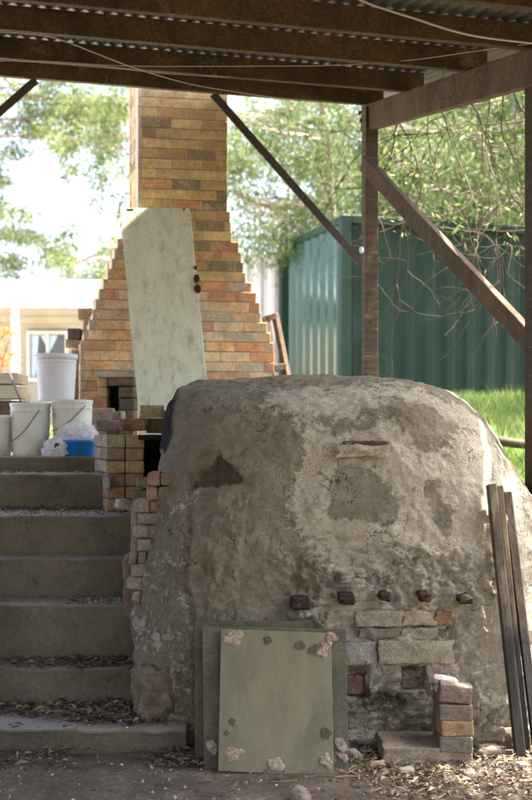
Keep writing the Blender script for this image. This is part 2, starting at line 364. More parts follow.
EARTH = [(216,476,28,16,0,1.0),(300,585,24,14,0,.45),(472,640,18,26,.2,.4),(400,575,60,9,0,.35),(405,700,50,20,0,.45),(345,705,24,24,0,.4),(380,690,22,20,0,.4),(455,600,12,10,0,.2)]
def sd_tri(X, Z):   # broken-out wedge in the render
    x = (X)*F/5.5+266; y = 430-(Z-HC)*F/5.5
    # triangle (187,492) (218,456) (244,484)
    T = [(186,490),(219,455),(246,484)]
    d = 1e9
    for i in range(3):
        ax, ay = T[i]; bx, by = T[(i+1) % 3]; nx_, ny_ = -(by-ay), (bx-ax); l = math.hypot(nx_, ny_)
        d = min(d, ((x-ax)*nx_+(y-ay)*ny_)/l)
    return d+2.6*noise.noise(Vector((x*.10, y*.10, 1)))+1.5*noise.noise(Vector((x*.3, y*.3, 1)))
def rect(X, Z, x0, x1, y0, y1, soft=2.5, z=5.5):
    x = X*F/z+266; y = 430-(Z-HC)*F/z
    d = min(x-x0, x1-x, y-y0, y1-y)+noise.noise(Vector((x*.12, y*.12, 5)))*2.2
    return min(1, max(0, d/soft+.5))
def groove(X, Z, pts, w):
    x = X*F/5.5+266; y = 430-(Z-HC)*F/5.5; best = 1e9
    for (ax, ay), (bx, by) in zip(pts, pts[1:]):
        ux, uy = bx-ax, by-ay; t = max(0, min(1, ((x-ax)*ux+(y-ay)*uy)/(ux*ux+uy*uy)))
        best = min(best, math.hypot(x-ax-t*ux, y-ay-t*uy))
    best += noise.noise(Vector((x*.1, y*.1, 2)))*1.5
    return max(0, 1-best/w)
GR = [([(336,446),(330,470),(322,490),(318,512),(326,532)], 3.5), ([(392,446),(404,458),(410,474),(412,492),(420,512),(436,532),(446,560)], 3.5),
      ([(186,478),(190,510),(192,545),(186,590),(196,640),(194,700),(197,760)], 6), ([(300,540),(330,532),(360,552),(400,545),(440,562),(470,600)], 3)]
def kiln_mesh():
    NT, NV = 620, 380
    vs = []; cs = []
    for j in range(NV):
        v = (j/(NV-1)); row = [np.interp(v, arc, PA[:, k]) for k in range(5)]
        Z, Lx, Rx, Fy, By = row
        n = np.interp(Z, [0, 1.3, 1.7, 1.862], [3.6, 3.4, 3.0, 2.6])
        for i in range(NT):
            th = 2*math.pi*i/NT
            # denser towards the front
            th = th-.55*math.cos(th)
            c, s = math.cos(th), math.sin(th)
            ex = abs(c)**(2/n)*(1 if c > 0 else -1); ey = abs(s)**(2/n)*(1 if s > 0 else -1)
            X = KX+(Rx-KX if c > 0 else KX-Lx)*ex; Y = KY+(By-KY if s > 0 else KY-Fy)*ey
            nx, ny = c/(abs(Rx-Lx)/2+.2), s/(abs(By-Fy)/2+.2)
            nn = Vector((c, s, .15 if Z < 1.5 else 1.0)).normalized()
            p = Vector((X, Y, Z))
            f = noise.fractal(p*1.6, .9, 2.1, 3)*.034 + noise.fractal(p*6.5, .8, 2.1, 5)*.014 + noise.fractal(p*24, .8, 2.1, 3)*.0035
            front = 1 if (Y < 5.95 and s < 0) else 0
            lime = .20; earth = 0; soot = 0; d = f
            if front and Z > -.1:
                xx0 = X*F/5.5+266; lime += .26*min(1, max(0, (xx0-250+40*noise.noise(Vector((X*3, Z*3, 8))))/90))+.30*noise.fractal(Vector((X*5, Z*7, 6)), .8, 2.1, 3)
                for b in LIME: lime += blob(X, Z, *b[:5])*b[5]*.88
                for b in MUD: lime -= blob(X, Z, *b[:5])*b[5]*1.1
                for b in EARTH: earth += blob(X, Z, *b[:5])*b[5]
                k = 1/(1+math.exp(-min(30, max(-30, sd_tri(X, Z)/1.2))))
                d -= .028*k; earth = max(earth, k); lime -= k
                for gi, (pts, w) in enumerate(GR):
                    g = groove(X, Z, pts, w*(1.5 if gi < 2 else 1))
                    if gi < 2: d += g*.012*noise.noise(Vector((X*14, Z*14, 4)))+g*.003; lime += g*.7
                    else:
                        d -= g*(.032 if gi == 2 else .014); earth = max(earth, (g > .5)*.42)
                # rough broken zone above the fire mouths
                yy = 430-(Z-HC)*F/5.5; xx = X*F/5.5+266
                rz = max(0, min(1, (yy-535)/25))*max(0, min(1, (xx-265)/40))*max(0, min(1, (500-xx)/30))
                d += rz*(noise.fractal(Vector((X, Z, 3))*11, .6, 2.2, 5)*.042 + abs(noise.noise(Vector((X, Z, 9))*17))*-.022)
                d += rz*noise.fractal(Vector((X, Z, 7))*30, .6, 2.2, 4)*.012
                # torn lower edge of the thick render coat
                if 292 < xx < 475:
                    le = np.interp(xx, [292,330,360,400,440,475], [556,534,552,546,566,600])+6*noise.noise(Vector((xx*.09, 0, 1)))+3*noise.noise(Vector((xx*.3, 0, 1)))
                    d += .016*min(1, max(0, (le-yy)/1.8+.5))*min(1, max(0, (yy-le+60)/60))*min(1, (xx-292)/20)
                # set-back brick face between the bars and the hearth
                rb = rect(X, Z, 342, 470, 607, 760, 6); d -= rb*.014
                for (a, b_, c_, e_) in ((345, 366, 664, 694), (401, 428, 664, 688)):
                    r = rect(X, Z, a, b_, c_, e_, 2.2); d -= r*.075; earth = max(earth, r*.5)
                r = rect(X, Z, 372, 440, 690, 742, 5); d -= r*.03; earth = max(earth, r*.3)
                # smooth bulge over the old arch
                d += .02*math.exp(-(((xx-365)/45)**2+((yy-500)/50)**2))
            if s > -.5 and c < 0:
                lime += .10
            # soot at the open end of the vault
            if X < -.40 and Z > 1.40 and Y > 5.7: soot = min(1, (-.40-X)/.14)*min(1, (Z-1.40)/.08)*min(1, max(0, (Y-5.7)/.3))
            if Z < .12 and front: earth = max(earth, .45)
            # undercut beneath the vault end
            if X < -.2 and 1.08 < Z < 1.43 and Y > 6.15 and c < 0: d -= .10*min(1, (1.43-Z)/.02, (Z-1.08)/.04)*min(1, (Y-6.15)/.05)
            # lumpy flank towards the steps
            if c < -.3 and s < .2 and Z < 1.25:
                d += noise.fractal(Vector((X*3, Y*3, Z*2.2+4)), .7, 2.2, 6)*.045+.01; lime += .22
            p2 = p+nn*d
            vs.append(p2); cs.append((max(0, min(1.2, lime)), max(0, min(1, soot)), max(0, min(1, earth))))
    fs = [(j*NT+i, j*NT+(i+1) % NT, (j+1)*NT+(i+1) % NT, (j+1)*NT+i) for j in range(NV-1) for i in range(NT)]
    mb = MB(); mb.v = [tuple(p) for p in vs]; mb.f = fs; mb.c = cs; mb.n = len(vs); return mb
kiln = thing('clay_kiln', 'large domed clay kiln with patchy pale render, rusty bars and fire holes in its front', 'kiln', (KX, KY, 0))
kiln_mesh().build('dome', M['clay'], kiln, smooth=True)

def lumpy(name, c, size, rot, col, m, parent=None, amp=.006, sub=5, bev=.5, seed=None, tilt=(0,0), build=True):
    "a worn block: subdivided, corners worn round, surface uneven"
    sd = seed if seed is not None else random.random()*100
    ax = Matrix.Rotation(rot, 3, 'Z') @ Matrix.Rotation(tilt[0], 3, 'X') @ Matrix.Rotation(tilt[1], 3, 'Y')
    vs = []; fs = []; h = Vector(size)/2; idx = {}
    w = min(h)*bev
    def vert(a, b, k):
        key = (round(a, 4), round(b, 4), round(k, 4))
        if key in idx: return idx[key]
        p = Vector((a*h.x, b*h.y, k*h.z)); inner = Vector([max(-(h[i]-w), min(h[i]-w, p[i])) for i in range(3)])
        d = p-inner; pp = inner+(d.normalized()*w if d.length > 1e-9 else d)
        pp += (pp.normalized() if pp.length else pp)*noise.fractal(Vector(pp)*16+Vector((sd, sd*2, 0)), .8, 2, 4)*amp*2
        idx[key] = len(vs); vs.append(Vector(c)+ax @ pp); return idx[key]
    N_ = sub
    for k in range(3):
        for sg in (-1, 1):
            for i in range(N_):
                for j in range(N_):
                    q_ = []
                    for (u, v) in ((i, j), (i+1, j), (i+1, j+1), (i, j+1)):
                        t = [0,0,0]; t[k] = sg; t[(k+1) % 3] = math.sin((u/N_*2-1)*math.pi/2)*1.0; t[(k+2) % 3] = math.sin((v/N_*2-1)*math.pi/2)
                        q_.append(vert(*t))
                    if sg < 0: q_.reverse()
                    fs.append(q_)
    mb = MB(); mb.add(vs, fs, col)
    return mb.build(name, m, parent, smooth=True)
CREAM = (.40,.35,.25)
def wall_block(x0, x1, y0, y1, z, dep, col, name='brick', m=None, amp=.008, sub=16, bev=.22, proud=0):
    z += .008; x0 -= 1; x1 += 1
    a = P(x0, y1, z); b = P(x1, y0, z)
    return lumpy(name, ((a.x+b.x)/2, z+dep/2, (a.z+b.z)/2), (b.x-a.x, dep, b.z-a.z), 0, col, m or M['loose'], kiln, amp, sub, bev)
# built-in bricks round the mouths
for (x0, x1, y0, y1, z, c) in [(347,364,676,694,5.50,(.24,.15,.10)),(403,427,670,688,5.50,(.20,.14,.10)),(357,402,611,627,5.445,(.36,.32,.25)),(403,436,611,626,5.45,(.40,.34,.25)),(437,452,612,626,5.445,(.30,.18,.10)),
        (360,400,628,638,5.46,(.22,.20,.15)),(402,438,628,640,5.455,(.30,.27,.21)),(380,453,641,664,5.43,(.34,.31,.22)),(345,377,642,663,5.45,(.38,.35,.29)),
        (438,456,628,639,5.46,(.16,.13,.11)),(367,400,666,692,5.48,(.26,.22,.16)),(428,458,664,684,5.45,(.36,.30,.24)),(374,398,718,738,5.49,(.32,.29,.24)),
        (400,436,712,740,5.53,(.17,.14,.10)),(346,366,700,724,5.50,(.26,.16,.11)),(470,502,728,742,5.44,(.34,.28,.2)),(503,530,728,742,5.45,(.30,.26,.19)),(344,372,727,745,5.47,(.24,.2,.15))]:
    wall_block(x0, x1, y0, y1, z, .07, c)
lt = wall_block(336, 391, 445, 458, 5.52, .09, (.46,.41,.30), 'lintel_block', bev=.3, amp=.012)
wall_block(339, 389, 458, 470, 5.545, .09, (.36,.32,.24), 'brick', bev=.18)
wall_block(345, 388, 441, 446, 5.53, .06, (.10,.07,.05), 'brick', amp=.01, bev=.5)
for (x, y, w, h) in [(300,605,21,14),(347,600,19,11),(385,597,12,11),(425,597,12,11),(466,600,15,11)]:
    mb = MB(); c = P(x, y, 5.37); s_ = 5.37/F
    w *= .85; h *= .85
    mb.box((c.x, c.y+.15, c.z), (w*s_, .26, h*s_), (Vector((1,0,0)), Vector((0,1,.02)).normalized(), Vector((0,-.02,1)).normalized()), bev=.009, jit=.007)
    mb.box((c.x+.003, c.y+.035, c.z-h*s_*.1), (w*s_*1.12, .05, h*s_*.8), bev=.008, jit=.006)
    mb.build('iron_bar', M['iron'], kiln)

# pinkish brick pier showing through at the steps side
def pinkpier():
    mb = MB(); z = 5.815
    a = P(130, 596, z+.05); b = P(160, 500, z+.05); mb.box(((a.x+b.x)/2, z+.16, (a.z+b.z)/2), (b.x-a.x, .22, b.z-a.z), col=(.27,.22,.17), bev=.03)
    y = 500
    row = 0
    while y < 596:
        x = 133+(row % 2)*4-(6 if y > 545 else 0); x1 = 169-max(0, y-520)*.24
        while x < x1:
            w = random.choice((10, 16, 22)); w = min(w, x1-x+4)
            a = P(x, y+12.6, z+random.uniform(-.012, .012)); s_ = z/F
            mb.box((a.x+w*s_/2, a.y+.10, a.z+6.4*s_), ((w-.8)*s_, .2, 12.2*s_), col=random.choice(((.33,.25,.2),(.32,.26,.21),(.29,.22,.18),(.36,.31,.26),(.27,.24,.2))), bev=.007, jit=.006)
            x += w
        y += 13; row += 1
    return mb
kp = pinkpier().build('brick_pier', M['loose'], kiln); kp['label'] = 'pinkish eroded bricks showing through the render'
mb = MB()   # two sound courses on top of it, under the vault end
for (x0, x1, y0, y1, z, c) in [(147,160,472,486,5.80,(.34,.22,.16)),(160,181,473,486,5.79,(.26,.2,.14)),(145,158,487,500,5.80,(.36,.26,.19)),(158,180,487,500,5.79,(.27,.2,.14))]:
    a = P(x0, y1, z); b = P(x1, y0, z); mb.box(((a.x+b.x)/2, z+.11, (a.z+b.z)/2), (b.x-a.x-.004, .22, b.z-a.z-.003), col=c, bev=.006, jit=.004)
mb.build('brick_course', M['loose'], kiln)
a = P(171, 470, 6.2); b = P(181, 455, 6.2); lumpy('brick', ((a.x+b.x)/2, 6.31, (a.z+b.z)/2), (b.x-a.x, .22, b.z-a.z), 0, (.42,.25,.16), M['loose'], kiln, .003, 8, .15)
lumpy('plaster_foot', P(153, 700, 5.66), (.19,.26,.36), .3, (.22,.185,.13), M['loose'], kiln, .016, 26, .6)
lumpy('plaster_foot', P(136, 588, 6.2), (.10,.24,.36), -.1, (.24,.19,.14), M['loose'], kiln, .010, 22, .5)

# black sheets painted in for the shade, and blue drum, between pier and kiln
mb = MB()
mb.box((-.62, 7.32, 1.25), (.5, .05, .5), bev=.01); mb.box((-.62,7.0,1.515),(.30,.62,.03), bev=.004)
mb.build('shade_backing', M['soot'], kiln)
dr = MB(); dr.lathe((-.60, 7.02, 1.10), [(.0,0),(.062,0),(.066,.03),(.066,.30),(.05,.33),(.0,.33)], 24)
tag(dr.build('blue_canister', M['blue_pl'], smooth=True), 'dark blue plastic canister deep in the black gap beside the kiln', 'canister')

# ------------------------------------------------------------ brickwork
def bcol(kind):
    base = {'top': [(.33,.25,.14),(.37,.28,.15),(.31,.235,.135),(.19,.15,.11),(.35,.26,.16),(.40,.31,.18),(.33,.24,.14),(.35,.27,.15)],
            'mid': [(.42,.32,.17),(.42,.27,.14),(.20,.16,.11),(.38,.22,.13),(.45,.36,.2),(.38,.29,.16),(.42,.33,.19)],
            'low': [(.44,.26,.17),(.46,.34,.23),(.50,.39,.27),(.44,.30,.2),(.47,.38,.28),(.42,.24,.16),(.48,.36,.24),(.45,.24,.13),(.5,.33,.18)],
            'pile': [(.42,.34,.24),(.40,.24,.16),(.36,.28,.18),(.22,.17,.13),(.45,.38,.26),(.38,.2,.13)]}[kind]
    c = random.choice(base); k = random.uniform(.85, 1.15); return (c[0]*k*1.5, c[1]*k*1.46, c[2]*k*1.34)
yr = [(96,227),(212,227),(213,229.6),(222,230),(231,233),(241,237),(251,240.5),(261,242),(271,244),(281,249),(291,254.5),(300,257.5),(310,261),(320,265),(330,268),(340,272),(348,274),(460,274)]
yl = [(96,141.5),(212,141.5),(222,136),(232,129),(245,121),(262,117),(280,110),(297,103),(316,97.5),(330,93),(340,86),(460,86)]
def chimney():
    root = thing('brick_chimney', 'tall tapering chimney of mottled ochre and red bricks behind the kiln', 'chimney', (-.65, 9.0, 1.38))
    O = Vector((-.975, 8.70, 0)); u = Vector((math.cos(math.radians(10)), math.sin(math.radians(10)), 0)); v = Vector((-.184, .7, 0)).normalized()
    un = Vector((u.y, -u.x, 0)); K = F/8.7
    mb = MB(); core = MB(); D = .72; ch = .0796; z0 = 1.385; i = 0
    Zx = Vector((0,0,1))
    while z0 < 5.9:
        zc = z0+ch/2; ypx = 430-(zc-HC)*K
        xl = np.interp(ypx, [a for a, b in yl], [b for a, b in yl]); xr = np.interp(ypx, [a for a, b in yr], [b for a, b in yr])
        sl_ = (xl-141.5)/K/math.cos(math.radians(10)); sr_ = (xr-141.5)/K/math.cos(math.radians(10))*1.005
        kind = 'top' if zc > 3.7 else ('mid' if zc > 2.7 else 'low')
        dd = D+max(0, (3.26-zc)*.12)
        def row(A, du, L_, off, out):
            s_ = -off
            while s_ < L_-.01:
                a = max(s_, 0); b = min(s_+.236, L_)
                if b-a > .03:
                    jit = random.uniform(-.001, .001)+(0 if zc > 3 else random.uniform(-.002, .002))
                    inn = -out
                    c = A+du*((a+b)/2)+inn*(.055-jit)+Zx*(zc+random.uniform(-.001,.001))
                    mb.box(c, (b-a-random.uniform(.002,.007), .11, ch-random.uniform(.002,.006)), (du, inn, Zx), bcol(kind), .0035, .0010)
                s_ += .236
        off = (i % 2)*.118
        A = O+u*sl_
        row(A, u, sr_-sl_, off, un)                                # front
        B = O+u*sr_; lf = Vector((-v.y, v.x, 0))                      # left outward
        row(A+v*.115, v, dd-.115, (1-i % 2)*.118+.0, lf)
        row(B+v*.115, v, dd-.115, (1-i % 2)*.118, -lf)
        row(A+v*dd, u, sr_-sl_, off, -un)
        core.box(O+u*((sl_+sr_)/2)+v*(dd/2)+Zx*zc, (sr_-sl_-.006, dd-.006, ch-.002 if i % 2 else ch-.006), (u, Vector((-u.y,u.x,0)), Zx), bev=.001)
        z0 += ch; i += 1
    mb.build('brickwork', M['chimney'], root); core.build('mortar_core', M['mortar'], root)
    # firebox at the foot
    fb = MB()
    def pb_(x0, x1, y0, y1, z, dep, c, jit=.004):
        a = P(x0, y1, z); b = P(x1, y0, z); fb.box(((a.x+b.x)/2, z+dep/2, (a.z+b.z)/2), (b.x-a.x-.005, dep, b.z-a.z-.004), col=c, bev=.006, jit=jit)
    pb_(95,134,371,377,8.30,.34,(.45,.4,.3)); pb_(97,107,377,387,8.33,.3,(.46,.33,.15)); pb_(107,134,377,386,8.34,.3,(.22,.18,.13))
    pb_(97,107,387,397,8.33,.3,(.44,.3,.15)); pb_(86,107,397,420,8.32,.3,(.42,.2,.13)); pb_(86,107,420,456,8.33,.3,(.36,.2,.14))
    pb_(118,134,387,398,8.34,.3,(.18,.15,.11)); pb_(119,134,398,410,8.34,.3,(.15,.13,.1)); pb_(118,134,410,456,8.34,.3,(.2,.16,.12)); pb_(107,118,415,456,8.36,.28,(.2,.15,.11))
    pb_(106,119,386,416,8.50,.04,(.006,.006,.006))  # black slab painted in for the dark inside the fire hole
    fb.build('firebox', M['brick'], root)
chimney()

# old door leaning on it
def slab4(name, tl, tr, br, bl, th, m, parent=None, nrm=None, lab=None):
    mb = MB(); qd = [Vector(p) for p in (tl, tr, br, bl)]
    n = (qd[1]-qd[0]).cross(qd[3]-qd[0]).normalized()
    if n.y < 0: n = -n
    mb.prism(qd, n*th); o = mb.build(name, m, parent)
    bm_fix(o); bv = o.modifiers.new('b', 'BEVEL'); bv.width = .003; bv.segments = 2; return o, n
dt = thing('old_door', 'tall scuffed cream door panel leaning against the front of the brick chimney', 'door', P(176, 450, 8.2))
DC = (P(120,208,8.60), P(190,208,8.62), P(214,450,8.18), P(142,450,8.16))
_, dn = slab4('door_panel', *DC, .035, M['door'], dt)
def ondoor(x, y):   # point on the door face
    t = (y-208)/242; z = 8.61*(1-t)+8.17*t; return P(x, y, z)-dn*.002
def disc(mb, c, n, r, th, k=14, col=(.5,.5,.5), sq=1, wob=0):
    n = Vector(n).normalized(); a = n.cross(Vector((0,0,1))).normalized(); b = a.cross(n)
    rr = [r*(1+random.uniform(-wob, wob)) for _ in range(k)]
    pts = [c+(a*math.cos(2*math.pi*i/k)+b*math.sin(2*math.pi*i/k)*sq)*rr[i] for i in range(k)]
    mb.prism(pts, n*th, col)
mb = MB(); disc(mb, ondoor(196.5, 279), dn, .022, -.006, sq=1.5, wob=.15); disc(mb, ondoor(197.5, 289), dn, .026, -.006, sq=1.4, wob=.15)
bm_fix(mb.build('lock_hole', M['iron'], dt))
mb = MB(); c = ondoor(195.5, 268); mb.box(c-dn*.003, (.022,.008,.028), bev=.001); mb.build('latch_plate', M['iron'], dt)
mb = MB(); mb.box(ondoor(130,210)-dn*.001, (.05,.008,.018), bev=.001, jit=.003); mb.box(ondoor(184,209.5)-dn*.001, (.012,.008,.018), bev=.001); mb.build('top_notch', M['soot'], dt)

# ------------------------------------------------------------ brick pillar on the steps
def pillar():
    mb = MB(); z = 6.80; base = 1.058; ch = .0785; ux = Vector((math.cos(.04), math.sin(.04), 0)); uy = Vector((-.30, 1, 0)).normalized(); Zx = Vector((0,0,1))
    A = P(106.5, 505, z); A.z = 0; s_ = z/F
    cols = [[(.40,.27,.18),(.36,.26,.18)],[(.38,.25,.17),(.42,.28,.18)],[(.26,.19,.15),(.36,.27,.19)],[(.42,.36,.2),(.45,.37,.19)],[(.33,.27,.22),(.38,.28,.17)],[(.42,.38,.25),(.42,.31,.19)]]
    side = [(.42,.37,.29),(.45,.4,.32),(.4,.34,.27),(.46,.41,.3),(.42,.36,.28),(.44,.4,.32)]
    core = MB()
    for i in range(6):
        zc = base+ch*(i+.5); wd = .232
        for k in range(2):
            sh = random.uniform(-.004, .006)+(i < 2)*.0
            split = .5+(.0 if i % 2 else .0)
            c = A+ux*(wd*(k+.5)/2+sh*0)+uy*(.112+sh)+Zx*zc
            mb.box(c, (wd/2-.004, .224, ch-.004), (ux, uy, Zx), cols[i][k], .006, .003)
        for k in range(3):
            c = A+ux*(wd*.25)+uy*(.24+.11*k+.055)+Zx*zc
            mb.box(c+ux*random.uniform(-.006,.004), (wd/2, .106, ch-.004), (ux, uy, Zx), side[(i+k) % 6], .006, .003)
            c = A+ux*(wd*.75)+uy*(.24+.11*k+.055)+Zx*zc
            mb.box(c, (wd/2, .106, ch-.004), (ux, uy, Zx), bcol('pile'), .006, .003)
    # taller shoulder to the right
    for (x0, x1, y0, y1, zz, c) in [(122,146,418,431,6.92,(.40,.25,.16)),(137,146,505,517,6.78,(.3,.22,.16))]:
        a = P(x0, y1, zz); b = P(x1, y0, zz); mb.box(((a.x+b.x)/2, zz+.11, (a.z+b.z)/2), (b.x-a.x, .22, b.z-a.z-.003), col=c, bev=.006, jit=.003)
    # header blocks below the black gap, towards the kiln
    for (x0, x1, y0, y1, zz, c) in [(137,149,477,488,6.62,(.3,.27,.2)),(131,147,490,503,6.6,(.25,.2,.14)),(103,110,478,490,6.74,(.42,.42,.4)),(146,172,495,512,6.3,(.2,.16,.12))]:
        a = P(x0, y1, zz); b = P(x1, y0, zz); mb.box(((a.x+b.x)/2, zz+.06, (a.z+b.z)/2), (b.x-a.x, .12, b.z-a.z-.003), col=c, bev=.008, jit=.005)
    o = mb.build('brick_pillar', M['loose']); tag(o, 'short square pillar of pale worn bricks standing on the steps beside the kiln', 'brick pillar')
pillar()
def loose(x0, x1, y0, y1, z, col, label, rot=0, tilt=(0,0), dep=None, name='loose_brick', cat='brick', group='loose bricks on the pillar', amp=.003, bev=.16, sub=8, m=None):
    a = P(x0, y1, z); b = P(x1, y0, z); dep = dep or .11
    cx, cz = (a.x+b.x)/2, (a.z+b.z)/2
    o = lumpy(name, (cx, z+dep/2, cz), (b.x-a.x, dep, b.z-a.z), rot, col, m or M['loose'], None, amp, sub, bev, tilt=tilt)
    return tag(o, label, cat, group)
loose(93,113,408,426,6.98,(.42,.38,.32),'pale buff brick standing at the left back of the brick pillar', .1)
loose(95,119,420,431,6.78,(.28,.22,.2),'grey purple broken brick lump on the left end of the brick pillar', .25, (0,.06), amp=.01, bev=.5)
loose(112,122,411,420,6.99,(.38,.33,.25),'small tan brick bat in the middle behind the pillar top', -.1)
loose(139,163,405,417.5,6.86,(.48,.40,.26),'cream yellow brick topmost on the right of the brick pillar', .12)
loose(163,173,410,420,6.9,(.3,.26,.2),'small dull brick wedged between the cream top brick and the dark kiln edge', 0)
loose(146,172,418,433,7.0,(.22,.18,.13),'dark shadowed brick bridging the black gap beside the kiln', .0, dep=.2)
loose(115,130,500,510,6.52,(.45,.44,.42),'small white brick fragment lying on the tread below the pillar', .3, (0,.1), amp=.006, bev=.3, name='brick_fragment', cat='brick fragment', group=None)
# pile beyond, left of the chimney
pl = [(77,91,308,320,9.2,(.38,.29,.18),'ochre brick crowning the pile against the chimney flank'),(82,89,319,330,9.15,(.42,.36,.25),'narrow pale brick second from the top in the pile by the chimney flank'),
      (67,80,328,339,9.1,(.12,.1,.09),'nearly black brick jutting left from the pile by the chimney flank'),(80,87,329,340,9.15,(.3,.2,.15),'brown red brick beside the black one in the pile by the chimney'),
      (66,78,339,348,9.12,(.42,.36,.25),'pale brick directly under the black brick by the chimney flank'),(76,86,340,350,9.1,(.40,.22,.14),'small red brick low in the pile by the chimney flank'),
      (71,83,349,362,9.05,(.42,.27,.17),'orange tan brick above the bucket rim by the chimney flank'),(66,86,362,380,9.1,(.38,.28,.18),'broad brown brick hidden low behind the tall bucket'),
      (66,86,380,398,9.1,(.38,.24,.16),'reddish brick low behind the tall bucket'),(66,86,398,416,9.1,(.35,.26,.18),'brown brick near the foot of the pile behind the buckets'),(66,86,416,434,9.1,(.33,.24,.17),'dark tan brick just above the bottom of the pile behind the buckets'),(64,86,434,451.5,9.1,(.32,.24,.17),'bottom brick of the pile behind the buckets')]
for (x0,x1,y0,y1,z,c,l) in pl: loose(x0,x1,y0,y1,z,c,l, random.uniform(-.12,.12), dep=.16, group='bricks piled beside the chimney', sub=5)
o = loose(178,182,1,2,5,(0,0,0),'x') if False else None

# timber frame leaning right of the chimney
fr = thing('wooden_pallet', 'narrow weathered slatted pallet leaning against the right foot of the chimney', 'pallet', P(285, 460, 9.0))
u0, u1 = P(266,317,9.0), P(275,314,9.05); b0, b1 = P(284,440,8.8), P(300,440,8.85)
for a, b in ((u0, b0), (u1, b1)):
    mb = MB(); mb.beam(a, b, .05, .045, bev=.003); mb.build('stile', M['grey_timber'], fr)
for t in (.015, .42, .80):
    mb = MB(); mb.beam(u0.lerp(b0, t)+Vector((0,-.01,0)), u1.lerp(b1, t)+Vector((0,-.01,0)), .045, .05, bev=.003); mb.build('rail', M['grey_timber'], fr)

# ------------------------------------------------------------ buckets
def bucket(x0, x1, y0, y1, z, label, m, lid=False, handle=None, taper=.88, fill=None):
    a = P(x0, y1, z); b = P(x1, y0, z); R_ = (b.x-a.x)/2; H_ = b.z-a.z; c = Vector(((a.x+b.x)/2, z+R_*0, a.z))
    t = thing('plastic_bucket', label, 'bucket', c, 'white plastic buckets on the landing')
    mb = MB(); r = R_/1.04
    pf = [(.0, .004), (r*taper-.01, 0), (r*taper, .008)]
    for k in range(1, 8): pf.append((r*(taper+(1-taper)*k/8), H_*.82*k/8))
    pf += [(r*.985, H_*.83), (r*1.035, H_*.835), (r*1.035, H_*.85), (r*.99, H_*.855), (r*.99, H_*.93), (r*1.03, H_*.935), (r*1.04, H_*.985), (r*1.02, H_)]
    if lid: pf += [(r*.96, H_), (r*.95, H_-.012), (0, H_-.012)]
    else: pf += [(r*.97, H_), (r*.96, H_-.02), (r*taper*.97, .02), (0, .02)]
    mb.lathe(c, pf, 48); o = mb.build('pail', m, t, smooth=True)
    e = o.modifiers.new('w', 'WEIGHTED_NORMAL')
    if lid:
        mb = MB(); mb.lathe(c, [(r*1.03, H_*.90), (r*1.075, H_*.905), (r*1.075, H_*1.0), (r*1.05, H_*1.012), (r*.98, H_*1.012), (r*.96, H_*.998), (0, H_*.998)], 48)
        mb.build('lid', M['lid_pl'], t, smooth=True)
    if handle:
        (hx0, hy0), (hx1, hy1) = handle
        p0 = P(hx0, hy0, z); p1 = P(hx1, hy1, z); pts = []
        for k in range(13):
            s_ = k/12; x = p0.x+(p1.x-p0.x)*s_; zz = p0.z+(p1.z-p0.z)*s_-.035*math.sin(math.pi*s_)
            dx = (x-c.x); rr = r*1.06; pts.append((x, c.y-math.sqrt(max(rr*rr-dx*dx, .0)), zz))
        mb = MB(); mb.tube(pts, .0028, 6); mb.build('wire_handle', M['iron'], t, smooth=True)
    return t
bucket(35.5,77,355,402,7.75,'tall white lidded bucket standing on top of two other buckets', M['lid_pl'], True)
bucket(10,51,403,457,7.60,'dirty white bucket with wire handle directly left of the bagged bucket', M['white_pl'], False, ((15,441),(43,410)))
bucket(51.5,93,400,456,7.62,'white bucket with wire handle behind the blue tub and plastic bag', M['white_pl'], False, ((53,431),(88,406)))
bucket(-28,13.5,416,457,7.60,'stained white bucket cut off by the left edge of the view', M['white_pl'], False)
# bucket top support check: upper pail rests on the two rims
tub = thing('blue_tub', 'small blue plastic tub on the landing in front of the buckets', 'tub', P(79.5, 457, 7.45))
c = P(79.5, 457, 7.45); mb = MB(); pf = [(0,.003),(.095,0),(.105,.01),(.116,.095),(.124,.098),(.125,.112),(.119,.114),(.113,.11),(.102,.012),(0,.012)]
mb.lathe(c, pf, 40); mb.v = [(c.x+(p[0]-c.x)*.95, c.y+(p[1]-c.y)*.75, p[2]) for p in mb.v]; mb.build('basin', M['blue_pl'], tub, smooth=True)
def crumple(name, c, r, sq, m, seed, amp=.35):
    mb = MB(); n = 28; vs = []; fs = []
    for j in range(n+1):
        for i in range(n*2):
            th = math.pi*j/n; ph = math.pi*i/n; d = Vector((math.sin(th)*math.cos(ph), math.sin(th)*math.sin(ph), math.cos(th)))
            k = 1+amp*noise.ridged_multi_fractal(d*1.8+Vector((seed,0,0)), 1, 2, 4, 1, 2)-amp
            p = Vector((d.x*sq[0], d.y*sq[1], d.z*sq[2]))*r*k; vs.append(Vector(c)+p)
    for j in range(n):
        for i in range(n*2): fs.append((j*2*n+i, (j+1)*2*n+i, (j+1)*2*n+(i+1) % (2*n), j*2*n+(i+1) % (2*n)))
    mb.add(vs, fs); return mb.build(name, m)
tag(crumple('plastic_bag', P(56,449,7.42), .085, (1.1,.8,.85), M['bag'], 3), 'crumpled white plastic bag on the landing left of the blue tub', 'plastic bag')
tag(crumple('plastic_bag', P(77,433,7.5), .10, (1.2,.8,.62), M['bag'], 8, .45), 'crumpled clear plastic bag bulging out of the top of the blue tub', 'plastic bag')
# green sprig
mb = MB()
for k in range(5):
    a = P(57,446,7.33); d = Vector((random.uniform(-1,1), random.uniform(-.3,.3), random.uniform(-.4,1))).normalized()*.026; s_ = Vector((d.z,0,-d.x)).normalized()*.008
    mb.add([a, a+d*.5+s_, a+d, a+d*.5-s_], [(0,1,2,3)], (.02,.10,.06))
tag(mb.build('green_sprig', M['leaf']), 'small green leafy sprig lying against the white bag', 'sprig')

